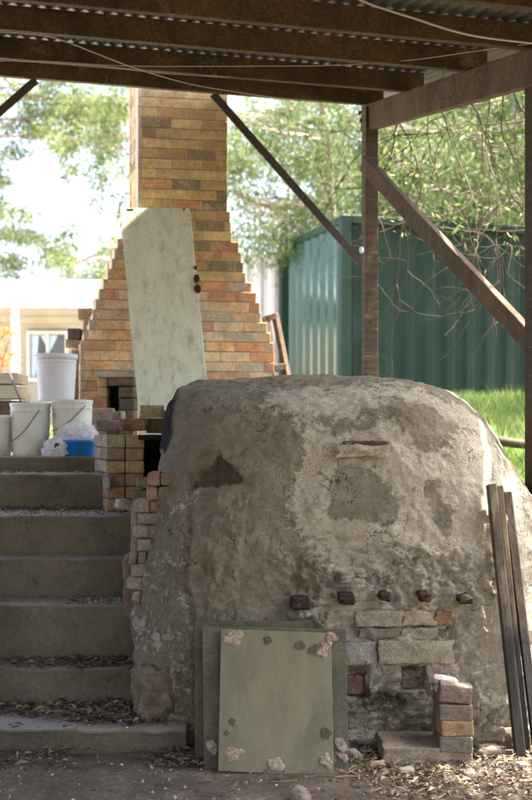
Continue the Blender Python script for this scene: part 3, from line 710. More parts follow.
# stacked trays at the far left behind the buckets
tr = [(-22,17,362,378),(-22,16,379,390),(-20,15,391,400),(-21,16,401,408)]
labs = ['grey white crate topmost in the stack behind the left bucket','white crate second from the top behind the left bucket','thin dark edged tray third down behind the left bucket','bottom tray of the stack behind the left bucket']
yb_ = 453
TR = [(-25,17,372,384,.6,'pale timber tray topmost in the stack behind the left bucket'),(-25,16,385,399,.62,'white tray second from the top of the stack behind the left bucket'),(-24,18,400,415,.3,'dark edged tray third from the top of the stack behind the left bucket'),(-26,15,416,432,.5,'pale tray fourth from the top of the stack behind the left bucket'),(-25,16,433,452,.4,'bottom tray of the stack behind the left bucket')]
for x0,x1,y0,y1,g,l in TR:
    z = 8.6; a = P(x0,y1,z); b = P(x1,y0,z); t = thing('stacked_tray', l, 'tray', ((a.x+b.x)/2, z+.2, a.z), 'trays stacked behind the buckets')
    cx = (a.x+b.x)/2; W_ = b.x-a.x; H_ = b.z-a.z
    mb = MB(); mb.box((cx, z+.015, a.z+H_/2), (W_, .03, H_-.008), bev=.004); mb.box((cx, z+.385, a.z+H_/2), (W_, .03, H_-.008), bev=.004)
    for sx in (-1, 1): mb.box((cx+sx*(W_/2-.015), z+.2, a.z+H_/2), (.03, .336, H_-.01), bev=.004)
    mb.build('rim', M['housewall'] if g > .4 else M['grey_timber'], t)
    mb = MB(); mb.box((cx, z+.2, a.z+.014), (W_-.064, .336, .012), bev=.002); mb.build('base', M['grey_timber'], t)
mb = MB(); mb.tube([P(10,374,8.4), P(21,402,8.2), P(24,412,8.15),P(28,452,8.1)], .008, 8)
tag(mb.build('thin_rod', M['steel'], smooth=True), 'thin dark rod leaning on the tray stack behind the buckets', 'rod')

# ------------------------------------------------------------ shelter
RD = Vector((-.262, 1, 0)).normalized(); PD = Vector((RD.y, -RD.x, 0))    # along rafters, along purlins
def RX(z): return 3.0216-.2619*z
def rz_b(z): return 3.43+(z-6.07)*.1728                               # rafter underside
def purlin_Z(c): return 4.04+.162*(c-8.29)
sh = thing('timber_shelter', 'open timber shelter with corrugated iron roof on dark posts over the kiln', 'shelter', (1.43, 6.07, 0))
def rafter(dx, z0=.2, z1=8.62, name='rafter', m='grey_timber'):
    mb = MB(); a = Vector((RX(z0), z0, rz_b(z0)+.1))+PD*dx; b = Vector((RX(z1), z1, rz_b(z1)+.1))+PD*dx
    if z0 < 3: a = Vector((RX(z0), z0, rz_b(z0)+.1))+PD*dx
    mb.beam(a, b, .06, .195, bev=.004); mb.build(name, M[m], sh)
rafter(0); rafter(-5.2)
mb = MB(); a = Vector((RX(.3), .3, rz_b(.3)+.29))+PD*.50; b = Vector((RX(8.75), 8.75, rz_b(8.75)+.29))+PD*.50; mb.beam(a, b, .03, .19); mb.build('sky_gap_board', M['purlin'], sh)  # added board that blocks the bright sky gap above the rafter
for c in (8.29, 7.47, 6.45, 5.62, 4.71, 3.75, 2.8, 1.85, .9):
    z = c; zb = purlin_Z(c)
    C0 = Vector((0, c, 0)); k = 1+.262**2
    # point on line z - .262 X = c  at X: (X, c+.262X)
    s_ = 1/math.sqrt(k)
    a = Vector((-5.5, c-.262*5.5, zb+.07)); X1 = (3.0216-.2619*c)/(1+.2619*.262)+.10; b = Vector((X1, c+.262*X1, zb+.07))
    mb = MB(); mb.beam(a, b, .045, .135, bev=.003); mb.build('purlin', M['purlin'], sh)
def roof():
    # corrugated sheet following the purlin tops
    mb = MB(); n = int(7.4/.0127); vs = []; cs_ = np.array([.4, 3, 5, 7, 8.85])  # rear overhang lengthened, out of view, to shade the door
    for i in range(n+1):
        s_ = -5.6+i*.0127   # along purlins (world X measure)
        ph = 2*math.pi*s_/.076
        for c in cs_:
            X = s_; Xm = X; y = c+.262*X
            # shift so that corrugations run along rafters
            t = (c-8.45); X2 = X-t*.2451; y2 = 8.45+.262*X+t*.9355
            zz = purlin_Z(c)+.1395+.008+.0085*math.sin(ph)
            vs.append((X2, y2, zz))
    k = len(cs_)
    lim = (3.0216-.2619*8.45)/(1.0686)+.42  # right overhang widened to keep sun off the kiln front
    nn = sum(1 for i in range(n+1) if -5.6+i*.0127 < lim)
    vs = vs[:nn*k]
    fs = [(i*k+j, (i+1)*k+j, (i+1)*k+j+1, i*k+j+1) for i in range(nn-1) for j in range(k-1)]
    mb.add(vs, fs); o = mb.build('roof_sheet', M['zinc'], sh, smooth=True)
    sd = o.modifiers.new('s', 'SOLIDIFY'); sd.thickness = .0012; sd.offset = 1
roof()
def post(X, Y, z0, z1, w=.095):
    mb = MB(); mb.box((X, Y, (z0+z1)/2), (w, w, z1-z0), (PD, RD, Vector((0,0,1))), bev=.004); mb.build('post', M['timber'], sh)
post(.795, 8.5, .9, 4.02, .10); post(RX(6.07)+.05, 6.07, 0, 3.60, .10)
for (zz, dx) in ((8.5, -5.2), (6.07, -5.2), (.7, 0), (.7, -5.2)):
    p = Vector((RX(zz), zz, 0))+PD*dx; post(p.x, p.y, 0 if zz < 7 else 1.1, rz_b(zz)+.02)
mb = MB(); mb.beam(P(364,163,8.40), P(545,357,6.12), .05, .12, bev=.004); mb.build('knee_brace', M['grey_timber'], sh)
mb = MB(); mb.beam(P(213,94,8.22), P(360,262,8.44), .012, .06, bev=.002); mb.build('brace_strap', M['steel'], sh)
mb = MB(); mb.beam(P(-40,147,7.95), P(36,80,7.86), .012, .06, bev=.002); mb.build('brace_strap', M['steel'], sh)
for (x, y) in ((369,163),(370,322),(360,112),(361,120)):
    mb = MB(); c = P(x, y, 8.37); mb.tube([c, c+Vector((0,.05,0))], .011, 8); mb.build('bolt', M['iron'], sh)
mb = MB(); c = P(361.5, 249, 8.41); mb.lathe(c+Vector((0,0,-.03)), [(0,0),(.012,.0),(.017,.012),(.017,.035),(.012,.045),(0,.046)], 16)
tag(mb.build('insulator', M['lid_pl'], smooth=True), 'small round white fitting fixed to the far post just above the brace end', 'insulator')
def wire(name, pts, r, label, m='wire', cat='wire', group=None):
    P_ = [Vector(p) for p in pts]; out = []
    for i in range(len(P_)-1):
        p0 = P_[max(i-1,0)]; p1 = P_[i]; p2 = P_[i+1]; p3 = P_[min(i+2, len(P_)-1)]
        for k in range(8):
            t = k/8; out.append(.5*((2*p1)+(p2-p0)*t+(2*p0-5*p1+4*p2-p3)*t*t+(3*p1-p0-3*p2+p3)*t*t*t))
    out.append(P_[-1]); mb = MB(); mb.tube(out, r, 6)
    return tag(mb.build(name, M[m], smooth=True), label, cat, group)
wg = 'wires strung under the roof'
wire('loose_wire', [P(-30,31,5.6),P(20,33,5.6),P(55,38,5.65),P(95,53,5.9),P(135,68,6.3),P(190,84,7.0),P(250,94,7.6),P(300,101,7.9)], .0032, 'pale wire sagging diagonally down from the left roof to the back beam', group=wg)
wire('loose_wire', [P(-30,61,6.6),P(40,61,6.6),P(130,66,6.7),P(266,66,6.8),P(340,65,6.8),P(410,60,6.6),P(470,52,6.2),P(528,44,5.9)], .0028, 'thin pale wire running level across the purlins to the right post', group=wg)
wire('loose_wire', [P(-30,58,6.7),P(35,62,6.75),P(100,66,6.9),P(160,73,7.2),P(230,77,7.3)], .0026, 'short thin wire crossing just under the level wire at left', group=wg)
wire('roof_rope', [P(345,-8,4.6),P(370,4,4.7),P(410,17,4.8),P(470,35,5.0),P(540,44,5.3)], .0052, 'thick grey cord slung across the upper right of the roof', cat='cord')

# ------------------------------------------------------------ boards, slabs, bricks at the front
def board(tl, tr, br, bl, zt, zb, th, m, label, blots, stains=()):
    t = thing('kiln_shelf', label, 'board', P((bl[0]+br[0])/2, (bl[1]+br[1])/2, zb), 'boards leaning on the kiln front')
    qd = (P(*tl, zt), P(*tr, zt), P(*br, zb), P(*bl, zb)); o, n = slab4('board_face', *qd, th, m, t)
    for (x, y, r, w) in blots:
        tt = (y-tl[1])/(bl[1]-tl[1]); z = zt*(1-tt)+zb*tt; c = P(x, y, z)-n*.001
        vs = []; k = 36; r *= 1.2; a = n.cross(Vector((0,0,1))).normalized(); b = a.cross(n); fs = []
        rr = [r*(1+.6*noise.noise(Vector((x+1.0*math.cos(2*math.pi*i/k), y+1.0*math.sin(2*math.pi*i/k), 0)))+.22*noise.noise(Vector((x+3*math.cos(2*math.pi*i/k), y+3*math.sin(2*math.pi*i/k), 4)))+random.uniform(-.03,.03)) for i in range(k)]
        rings = [(1, .0), (.9, .0015), (.5, .0022), (0.05, .0018)]
        for s_, hgt in rings:
            for i in range(k):
                w_ = 2*math.pi*i/k; vs.append(c+(a*math.cos(w_)+b*math.sin(w_)*w)*rr[i]*s_-n*(hgt+(random.uniform(-.0008,.0008) if s_ < 1 else 0)))
        for j in range(3):
            for i in range(k): fs.append((j*k+i, j*k+(i+1) % k, (j+1)*k+(i+1) % k, (j+1)*k+i))
        fs.append(tuple(3*k+i for i in range(k)))
        mb = MB(); mb.add(vs, fs); pb_ = mb.build('plaster_blot', M['blotch'], t, smooth=True)
    for (x, y, r) in stains:
        tt = (y-tl[1])/(bl[1]-tl[1]); z = zt*(1-tt)+zb*tt; c = P(x, y, z)-n*.0004; a = n.cross(Vector((0,0,1))).normalized(); b = a.cross(n); k = 26
        pts = [c+(a*math.cos(2*math.pi*i/k)+b*math.sin(2*math.pi*i/k))*r*(1+.7*noise.noise(Vector((x+3*math.cos(2*math.pi*i/k)*.4, y+math.sin(2*math.pi*i/k)*.9, 0)))+random.uniform(-.05,.05)) for i in range(k)]
        mb = MB(); mb.prism(pts, -n*.0008); bm_fix(mb.build('stain', M['stain'], t))
    return t
M['stain'] = mat('dark_stain', (.10,.082,.055), (.075,.058,.042), 20, .8, .2, 60)
board((194.5,621.5),(311,621),(316,762),(195,766),5.36,5.24,.014,M['panel2'],'greenest board hindmost of the three leaning on the kiln',[])
board((202,626),(346,629),(348.5,773),(204,769),5.31,5.13,.016,M['panel2'],'wide mottled green board in the middle of the three leaning on the kiln',[(341,745,.022,1.2),(212,747,.02,1.3),(343,757,.018,1)])
board((221,628.5),(331,633),(334,777),(218,771),5.27,5.06,.014,M['panel'],'plain olive board in front of the two others leaning on the kiln',[(233,638,.036,.8),(322,652,.02,1),(326,645,.02,.9),(332,637,.022,.8),(234,754,.034,.7),(276,764,.030,.8),(326,760,.022,1.2)], [(300,645,.022),(314,650,.024),(268,640,.018),(232,722,.018),(326,733,.022),(226,733,.014)])

hs = lumpy('hearth_slab', ((386-266+468-266)/2/F*5.2, 5.33, .035), (.415, .30, .085), 0, (.34,.29,.21), M['loose'], None, .004, 14, .12)
tag(hs, 'thick buff hearth slab on the ground below the fire holes', 'slab')
k5 = 5.10
def stackbrick(px, yt, yb, rot, col, label, wid=33, tilt=(0,0)):
    z = 5.16; a = P(px-wid/2, yb, z); b = P(px+wid/2, yt, z)
    o = lumpy('stacked_brick', ((a.x+b.x)/2, z+.06, (a.z+b.z)/2), (.150, .115, b.z-a.z), rot, col, M['loose'], None, .003, 10, .12, tilt=tilt)
    return tag(o, label, 'brick', 'bricks stacked on the hearth slab')
stackbrick(457.5,737,752.8,-.10,(.24,.205,.165),'grey brown bottom brick of the stack on the hearth slab')
stackbrick(457,721.5,736.6,.08,(.38,.26,.14),'yellowish brick second from the bottom of the stack on the hearth slab')
stackbrick(456.5,705.5,721.1,-.04,(.24,.19,.15),'dull purple brown brick second from the top of the stack on the slab')
stackbrick(457,686,703.5,-.06,(.26,.2,.155),'tilted red brown brick topmost of the stack on the hearth slab',36,(0,.10))
o = lumpy('side_brick', P(444,728,5.30)+Vector((0,0,.03)), (.07,.20,.27), .05, (.2,.16,.12), M['loose'], None, .004, 8, .15)
tag(o, 'dark upright brick standing behind the stack on the hearth slab', 'brick')
o = lumpy('brick_chip', P(445,680.5,5.30), (.115,.09,.03), -.15, (.62,.60,.55), M['loose'], None, .005, 8, .6, tilt=(0,.16)); tag(o, 'bright white brick chip resting above the hearth stack', 'brick chip')

# timbers leaning right
def timber(a, b, w, h, label, m='grey_timber', tar=None):
    t = thing('leaning_timber', label, 'timber', b, 'timbers leaning on the right of the kiln')
    mb = MB(); mb.beam(a, b, w, h, up=Vector((0,1,0)), bev=.004, jit=.003); mb.build('plank', M[m], t)
    if tar:
        mb = MB(); a2 = Vector(a).lerp(Vector(b), tar); mb.beam(a2, Vector(b)+(Vector(b)-Vector(a)).normalized()*.002, w+.004, h+.004, up=Vector((0,1,0)), bev=.004, jit=.003); mb.build('charred_end', M['charred'], t)
M['charred'] = mat('charred_timber', (.055,.046,.04), (.025,.021,.018), 8, .8, .6, 40, stretch=(1,1,.3))
M['plank'] = mat('dark_plank', (.15,.12,.085), (.07,.055,.04), 7, .85, .6, 40, stretch=(1,1,.3), spots=(.15,.11,.07), sscale=8, sramp=(.62,.74))
def char(m):
    N = m.node_tree.nodes; L = m.node_tree.links; pb = N['Principled BSDF']; old = pb.inputs['Base Color'].links[0].from_socket
    tc = N.new('ShaderNodeTexCoord'); sx = N.new('ShaderNodeSeparateXYZ'); L.new(tc.outputs['Object'], sx.inputs[0])
    nn = N.new('ShaderNodeTexNoise'); nn.inputs['Scale'].default_value = 9; nn.inputs['Detail'].default_value = 6; L.new(tc.outputs['Object'], nn.inputs['Vector'])
    ma = N.new('ShaderNodeMath'); ma.operation = 'MULTIPLY_ADD'; ma.inputs[1].default_value = .45; L.new(nn.outputs[0], ma.inputs[0]); L.new(sx.outputs[2], ma.inputs[2])
    mr = N.new('ShaderNodeMapRange'); mr.inputs[1].default_value = .72; mr.inputs[2].default_value = .98; L.new(ma.outputs[0], mr.inputs[0])
    mx = N.new('ShaderNodeMix'); mx.data_type = 'RGBA'; L.new(mr.outputs[0], mx.inputs[0]); L.new(old, mx.inputs[7]); mx.inputs[6].default_value = (.03,.026,.023,1); L.new(mx.outputs[2], pb.inputs['Base Color'])
M['raw'] = mat('raw_timber', (.19,.14,.085), (.13,.095,.06), 8, .85, .5, 40, stretch=(1,1,.3), spots=(.07,.05,.035), sscale=9)
char(M['raw']); char(M['plank'])
timber(P(491.5,484,5.52), P(520,757,5.30), .05, .052, 'thick dark plank foremost left of three leaning on the kiln', 'plank')
timber(P(499,486,5.60), P(527,754,5.38), .03, .05, 'pale raw sided batten wedged in the middle of three leaning timbers', 'raw')
timber(P(507,492,5.62), P(538,757,5.36), .045, .05, 'brown rightmost plank of three leaning on the kiln', 'plank')

# ------------------------------------------------------------ container and far things
def corr_wall(mb, A, d, L_, z0, z1, out, pitch=.31, dep=.036, trap=True):
    pts = []; x = 0
    while x < L_:
        for fx, o_ in ((0,0),(.25,0),(.37,1),(.63,1),(.75+.0,1) if False else (.88,1),(1.0,0)):
            pass
        for fx, o_ in ((0,0),(.28,0),(.5,1),(.78,1)): 
            if x+fx*pitch < L_: pts.append((x+fx*pitch, o_))
        x += pitch
    pts.append((L_, 0)); vs = []
    for s_, o_ in pts:
        p = Vector(A)+d*s_+out*(o_*dep); vs += [(p.x, p.y, z0), (p.x, p.y, z1)]
    fs = [(2*i, 2*i+2, 2*i+3, 2*i+1) for i in range(len(pts)-1)]
    mb.add(vs, fs)
cont = thing('shipping_container', 'dark green corrugated shipping container standing on the grass behind the shelter', 'container', (2.5, 16, 1.83))
ya = math.radians(18.5); cu = Vector((math.cos(ya), math.sin(ya), 0)); cv = Vector((-math.sin(ya), math.cos(ya), 0))
C0 = Vector((1.05, 14.8, 0)); zt, zb = 4.42, 1.83
mb = MB(); corr_wall(mb, C0+cu*.12-cv*(-.03), cu, 5.8, zb+.1, zt-.1, -cv); bm_fix(mb.build('side_panel', M['green_shade'], cont))
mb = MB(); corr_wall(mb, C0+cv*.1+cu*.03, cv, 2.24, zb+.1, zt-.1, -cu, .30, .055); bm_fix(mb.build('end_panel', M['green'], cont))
for A in (C0, C0+cu*6.0, C0+cv*2.44, C0+cu*6+cv*2.44):
    mb = MB(); mb.box((A.x, A.y, (zt+zb)/2), (.14, .14, zt-zb), (cu, cv, Vector((0,0,1))), bev=.01); mb.build('corner_post', M['green_shade'], cont)
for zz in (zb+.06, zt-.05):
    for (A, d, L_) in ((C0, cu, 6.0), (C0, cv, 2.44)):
        mb = MB(); a = A+d*.08; b = A+d*(L_-.08); a.z = b.z = zz; mb.beam(a, b, .10, .11, bev=.006); mb.build('rail', M['green_shade'], cont)
mb = MB(); c = C0+cu*3+cv*1.22; mb.box((c.x, c.y, zt-.01), (5.9, 2.36, .03), (cu, cv, Vector((0,0,1)))); c2 = C0+cu*3+cv*2.42; mb.box((c2.x, c2.y, (zt+zb)/2), (5.86, .04, zt-zb-.1), (cu, cv, Vector((0,0,1)))); mb.build('roof_panel', M['green_shade'], cont)

mb = MB(); corr_wall(mb, P(236,430,17.5)*1.0, Vector((1,0,0)), 1.1, 1.8, HC+(430-256)/F*17.5, Vector((0,-1,0)), .22, .03)
fe = thing('white_fence', 'pale corrugated metal fence between the chimney and the green container', 'fence', P(262, 400, 17.5))
fo = bm_fix(mb.build('sheet', M['whitewall'], fe)); sd = fo.modifiers.new('s', 'SOLIDIFY'); sd.thickness = .01
mb = MB(); a = P(236,256,17.5); b = P(306,256,17.5); mb.beam(a, b, .07, .06); mb.build('top_rail', M['whitewall'], fe)
for x in (237, 304):
    mb = MB(); a = P(x, 256, 17.55); mb.beam(a, Vector((a.x, a.y, 1.7)), .08, .08, up=Vector((0,1,0))); mb.build('post', M['whitewall'], fe)

# house
hz = 18.0
ho = thing('white_house', 'low cream weatherboard house with white verandah far behind the buckets', 'house', P(-60, 420, hz))
mb = MB(); a = P(-220, 300, hz)
x = -5.2-3
zg = 1.38
mb = MB(); z_ = zg
while z_ < 3.5:
    mb.box((-6.0, hz+.8, z_+.07), (6.2, .03, .15), (Vector((1,0,0)), Vector((0,1,.12)).normalized(), Vector((0,-.12,1)).normalized()), bev=.002); z_ += .14
mb.box((-6.0, hz+2.5, (zg+3.55)/2), (6.1, 3.3, 3.55-zg), bev=.01)
mb.build('wall', M['housewall'], ho)
mb = MB(); corr = MB()
for i in range(70):
    X = -9.2+i*.09
    mb.box((X, hz+.35, 3.62), (.045, 1.4, .03), bev=.004)
mb.box((-6.0, hz+.35, 3.655), (6.5, 1.5, .03), bev=.004)
# gable roof
mb.prism([(-9.4, hz-.2, 3.66), (-2.75, hz-.2, 3.66), (-2.75, hz+2.6, 4.3), (-9.4, hz+2.6, 4.3)], (0,0,.04)); mb.prism([(-9.4, hz+2.6, 4.3), (-2.75, hz+2.6, 4.3), (-2.75, hz+5, 3.6), (-9.4, hz+5, 3.6)], (0,0,.04))
bm_fix(mb.build('roof', M['whitewall'], ho))
mb = MB(); mb.box((-6.0, hz-.42, 3.58), (6.5, .04, .17), bev=.004); mb.build('fascia', M['whitewall'], ho)
for px in (16, -80, -200):
    c = P(px, 370, hz-.36); mb = MB(); mb.box((c.x, c.y, (zg+3.5)/2), (.12, .12, 3.5-zg), bev=.006); mb.build('verandah_post', M['whitewall'], ho)
for px in (48, -60):
    wn = MB(); a = P(px-21, 382, hz+.75); b = P(px+21, 331, hz+.75); y_ = hz+.75
    for (x0,x1,z0,z1) in ((a.x,b.x,b.z-.06,b.z),(a.x,b.x,a.z,a.z+.07),(a.x,a.x+.06,a.z,b.z),(b.x-.06,b.x,a.z,b.z),((a.x+b.x)/2-.02,(a.x+b.x)/2+.02,a.z,b.z)):
        wn.box(((x0+x1)/2, y_-.03+.001*(x1-x0), (z0+z1)/2), (x1-x0, .08, z1-z0), bev=.003)
    wo_ = wn.build('window', M['whitewall'], ho)
    g = MB(); g.box(((a.x+b.x)/2, y_+.02, (a.z+b.z)/2), (b.x-a.x-.1, .012, b.z-a.z-.1), bev=.001); g.build('pane', M['glass'], wo_)
    g = MB(); m_ = (a.x+b.x)/2; g.prism([(m_-.13, y_-.005, b.z-.07), (m_+.17, y_-.005, b.z-.07), (m_+.03, y_-.005, b.z-.36)], (0,.01,0)); g.prism([(a.x+.07, y_-.005, b.z-.07), (a.x+.2, y_-.005, b.z-.07), (a.x+.14, y_-.005, a.z+.08), (a.x+.07, y_-.005, a.z+.08)], (0,.01,0)); bm_fix(g.build('curtain', M['curtain'], wo_))

# orange shrub at far left
def leafmesh(mb, c, n, spread, size, cols, droop=.3, asp=.3, seed=0):
    for _ in range(n):
        p = Vector(c)+Vector((random.gauss(0, spread[0]), random.gauss(0, spread[1]), random.gauss(0, spread[2])))
        d = Vector((random.uniform(-1,1), random.uniform(-1,1), random.uniform(-1,.6)-droop)).normalized()
        s_ = d.cross(Vector((random.uniform(-1,1), random.uniform(-1,1), random.uniform(-1,1)))).normalized()
        L_ = size*random.uniform(.6, 1.4); w = L_*asp*.5
        cc = random.choice(cols); k = random.uniform(.75, 1.25)
        mb.add([p, p+d*L_*.5+s_*w, p+d*L_, p+d*L_*.5-s_*w], [(0,1,2,3)], tuple(x*k for x in cc))
t = thing('orange_shrub', 'small shrub with orange blossom at the left edge in front of the house', 'shrub', P(-4, 405, 15))
mb = MB(); 
for _ in range(26): leafmesh(mb, P(random.uniform(-30,8), random.uniform(325,365), 15+random.uniform(-.3,.3)), 22, (.07,.07,.06), .05, [(.55,.11,.02),(.5,.14,.03),(.12,.15,.04)], 0, .6)
mb.build('foliage', M['leaf'], t)
mb = MB()
for k in range(5): mb.tube([P(-10,415,15), P(-25+k*8,345,15)], [.02,.008], 5)
mb.build('stem', M['twig'], t)

# ------------------------------------------------------------ trees
def curve_pts(a, b, bend, n=9):
    a, b = Vector(a), Vector(b); m = (a+b)/2+Vector(bend); out = []
    for i in range(n):
        t = i/(n-1); p = a*(1-t)**2+m*2*t*(1-t)+b*t*t
        out.append(p+Vector((G(p.x*2, p.z*2+i)*.10, 0, G(p.z*2, p.x*2+i)*.10))*min(1, (b-a).length/3))
    return out
def tree(label, base, top, r0, clusters, n_leaf, size, cols, spread, name='gum_tree', asp=.22, droop=.5, hang=0, extra=()):
    root = thing(name, label, 'tree', base)
    tr_ = MB(); axis = curve_pts(base, top, (random.uniform(-.4,.4), 0, 0), 10)
    tr_.tube(axis, [r0*(1-.75*i/9) for i in range(10)], 9)
    tr_.build('trunk', M['bark'], root, smooth=True)
    lf = MB(); br = MB()
    for (c, sc) in clusters:
        c = Vector(c)
        cand = [p for p in axis if p.z < c.z+.2] or axis[:1]
        a = min(cand[len(cand)//3:], key=lambda p: (p-c).length)
        pts = curve_pts(a, c, (random.uniform(-.3,.3), random.uniform(-.3,.3), random.uniform(.1,.6)*((c-a).length)*.3), 9)
        L_ = (c-a).length; br.tube(pts, [max(.012, r0*.32*min(1, L_/3)*(1-.8*i/8)) for i in range(9)], 6)
        for s in range(7):
            e = c+Vector((random.gauss(0, spread*sc), random.gauss(0, spread*sc), random.gauss(0, spread*sc*.7)))
            tw = curve_pts(pts[random.choice((5,6,7))], e, (0,0,.15), 5); br.tube(tw, [.016,.012,.009,.006,.004], 4)
            for h in range(4):
                cc = e+Vector((random.gauss(0,.2), random.gauss(0,.2), random.gauss(0,.14)))*sc
                if hang:
                    for k in range(3):
                        q0 = cc+Vector((random.gauss(0,.15), random.gauss(0,.15), 0)); Lh = random.uniform(.3, 1)*hang
                        dx_ = Vector((random.uniform(-.25,.25), random.uniform(-.2,.2), 0))
                        for m_ in range(int(n_leaf*Lh/hang)//3+1):
                            tt = random.random(); leafmesh(lf, q0+dx_*tt+Vector((0,0,-Lh*tt)), 1, (.03,.03,.03), size, cols, droop, asp)
                else: leafmesh(lf, cc, n_leaf, (.16*sc,.16*sc,.12*sc), size, cols, droop, asp)
    for e in extra:
        eb = MB(); eb.tube(e[0], e[1], 6); eb.build('bough', M['bark'], root, smooth=True)
    br.build('branches', M['bark'], root, smooth=True); lf.build('foliage', M['leaf'], root)
    return root
GUM = [(.17,.22,.075),(.22,.26,.10),(.13,.18,.06),(.27,.29,.13)]
WIL = [(.085,.13,.035),(.12,.165,.05),(.06,.10,.03),(.18,.21,.08)]
def cl(lst, z, dz=1.0, sc=1.0): return [(P(x, y, z+random.uniform(-dz, dz)), sc) for x, y in lst]
tree('tall airy gum tree whose leaves fill the upper left behind the chimney', (-8.6, 27, 2), P(-75, -60, 27), .16,
     cl([(5,100),(25,120),(12,150),(20,205),(35,232),(8,262),(55,100),(60,130),(85,105),(95,125),(75,140),(30,90),(15,240),(-20,180),(-25,120),(60,60),(0,50),(100,40),(45,20)], 27, 1.5, .8), 36, .15, GUM, .55)
tree('pale limbed gum tree standing directly behind the left side of the chimney', P(170, 420, 24), P(180, 20, 24), .15,
     cl([(92,110),(110,100),(105,135),(118,160),(112,195),(88,150),(118,120),(100,265),(88,285),(110,285),(72,290),(240,170),(150,60),(200,50),(130,30)], 24, 1.2, .8), 30, .14, GUM, .5,
     extra=[(curve_pts(P(118,250,24), P(62,276,23.5), (0,0,.3)), [.07,.066,.06,.05,.042,.034,.026,.018,.01])])
tree('slender gum tree with a pale branch right of the chimney', P(300, 420, 26), P(325, 40, 26), .26,
     cl([(245,110),(262,140),(240,150),(280,105),(300,120),(275,165),(250,200),(300,180),(320,150),(335,110),(345,200),(325,225),(290,215),(235,235),(350,150),(300,60),(260,50),(340,40)], 26, 1.5, 1.0), 40, .15, GUM, .55,
     extra=[(curve_pts(P(312,200,26), P(232,190,25), (0,0,-.5)), [.14,.13,.12,.11,.1,.09,.07,.055,.04])])
tree('leafy tree with a thick pale trunk rising behind the middle of the container', P(385, 420, 22), P(385, 20, 22), .36,
     cl([(370,120),(390,110),(410,130),(395,160),(420,170),(400,195),(440,150),(375,180),(430,200),(450,190),(415,105),(445,115),(360,215),(405,220),(470,60),(400,50)], 22, 1.2, 1.1), 62, .14, WIL, .45)
tree('dense drooping tree at the right behind the container and vines', P(500, 420, 20), P(505, 20, 20), .3,
     cl([(470,130),(490,110),(510,130),(480,165),(505,175),(525,150),(460,185),(490,200),(515,205),(545,180),(455,150),(530,110),(560,130),(500,60),(540,50),(475,215),(440,215)], 20, 1.2, 1.05), 60, .13, WIL, .42)
tree('fine leaved drooping tree overhanging the left end of the green container', P(330, 415, 18.5), P(318, 70, 18), .14,
     cl([(250,120),(275,135),(300,150),(325,140),(345,160),(290,110),(320,105),(350,120),(262,225),(285,222),(300,230),(318,222),(250,215),(275,245),(305,205),(330,200),(350,185),(270,235),(240,130),(300,60),(340,70)], 17, .7, .6), 26, .10, WIL, .3, name='drooping_tree', asp=.16, droop=.7, hang=.55)
tree('broad leafy tree beyond the right edge whose boughs shade the container', (6.2, 13.2, 1.7), (5.2, 12.6, 6.5), .3,
     [(Vector((random.uniform(2.2,7), random.uniform(11.5,15), random.uniform(5.3,7.5))), 1.0) for _ in range(26)], 14, .2, WIL, .5)

tree('tall light crowned gum tree standing outside the right edge of the view', (4.6, 4.6, 0), (3.9, 4.8, 9.0), .16,
     [(Vector((random.uniform(2.6,5.0), random.uniform(3.2,7.6), random.uniform(6.2,9.5))), .8) for _ in range(16)], 6, .15, GUM, .5)
tree('fine drooping tree hanging over the middle and right end of the container roof', P(560, 410, 17.5), P(470, 60, 16.5), .13,
     cl([(380,130),(400,115),(420,150),(395,170),(440,130),(460,160),(480,120),(500,150),(520,125),(430,190),(470,195),(505,190),(385,195),(415,205),(450,215),(490,215),(525,205),(540,160)], 16, .8, .6), 26, .10, WIL, .32, name='drooping_tree', asp=.18, droop=.7, hang=.6)
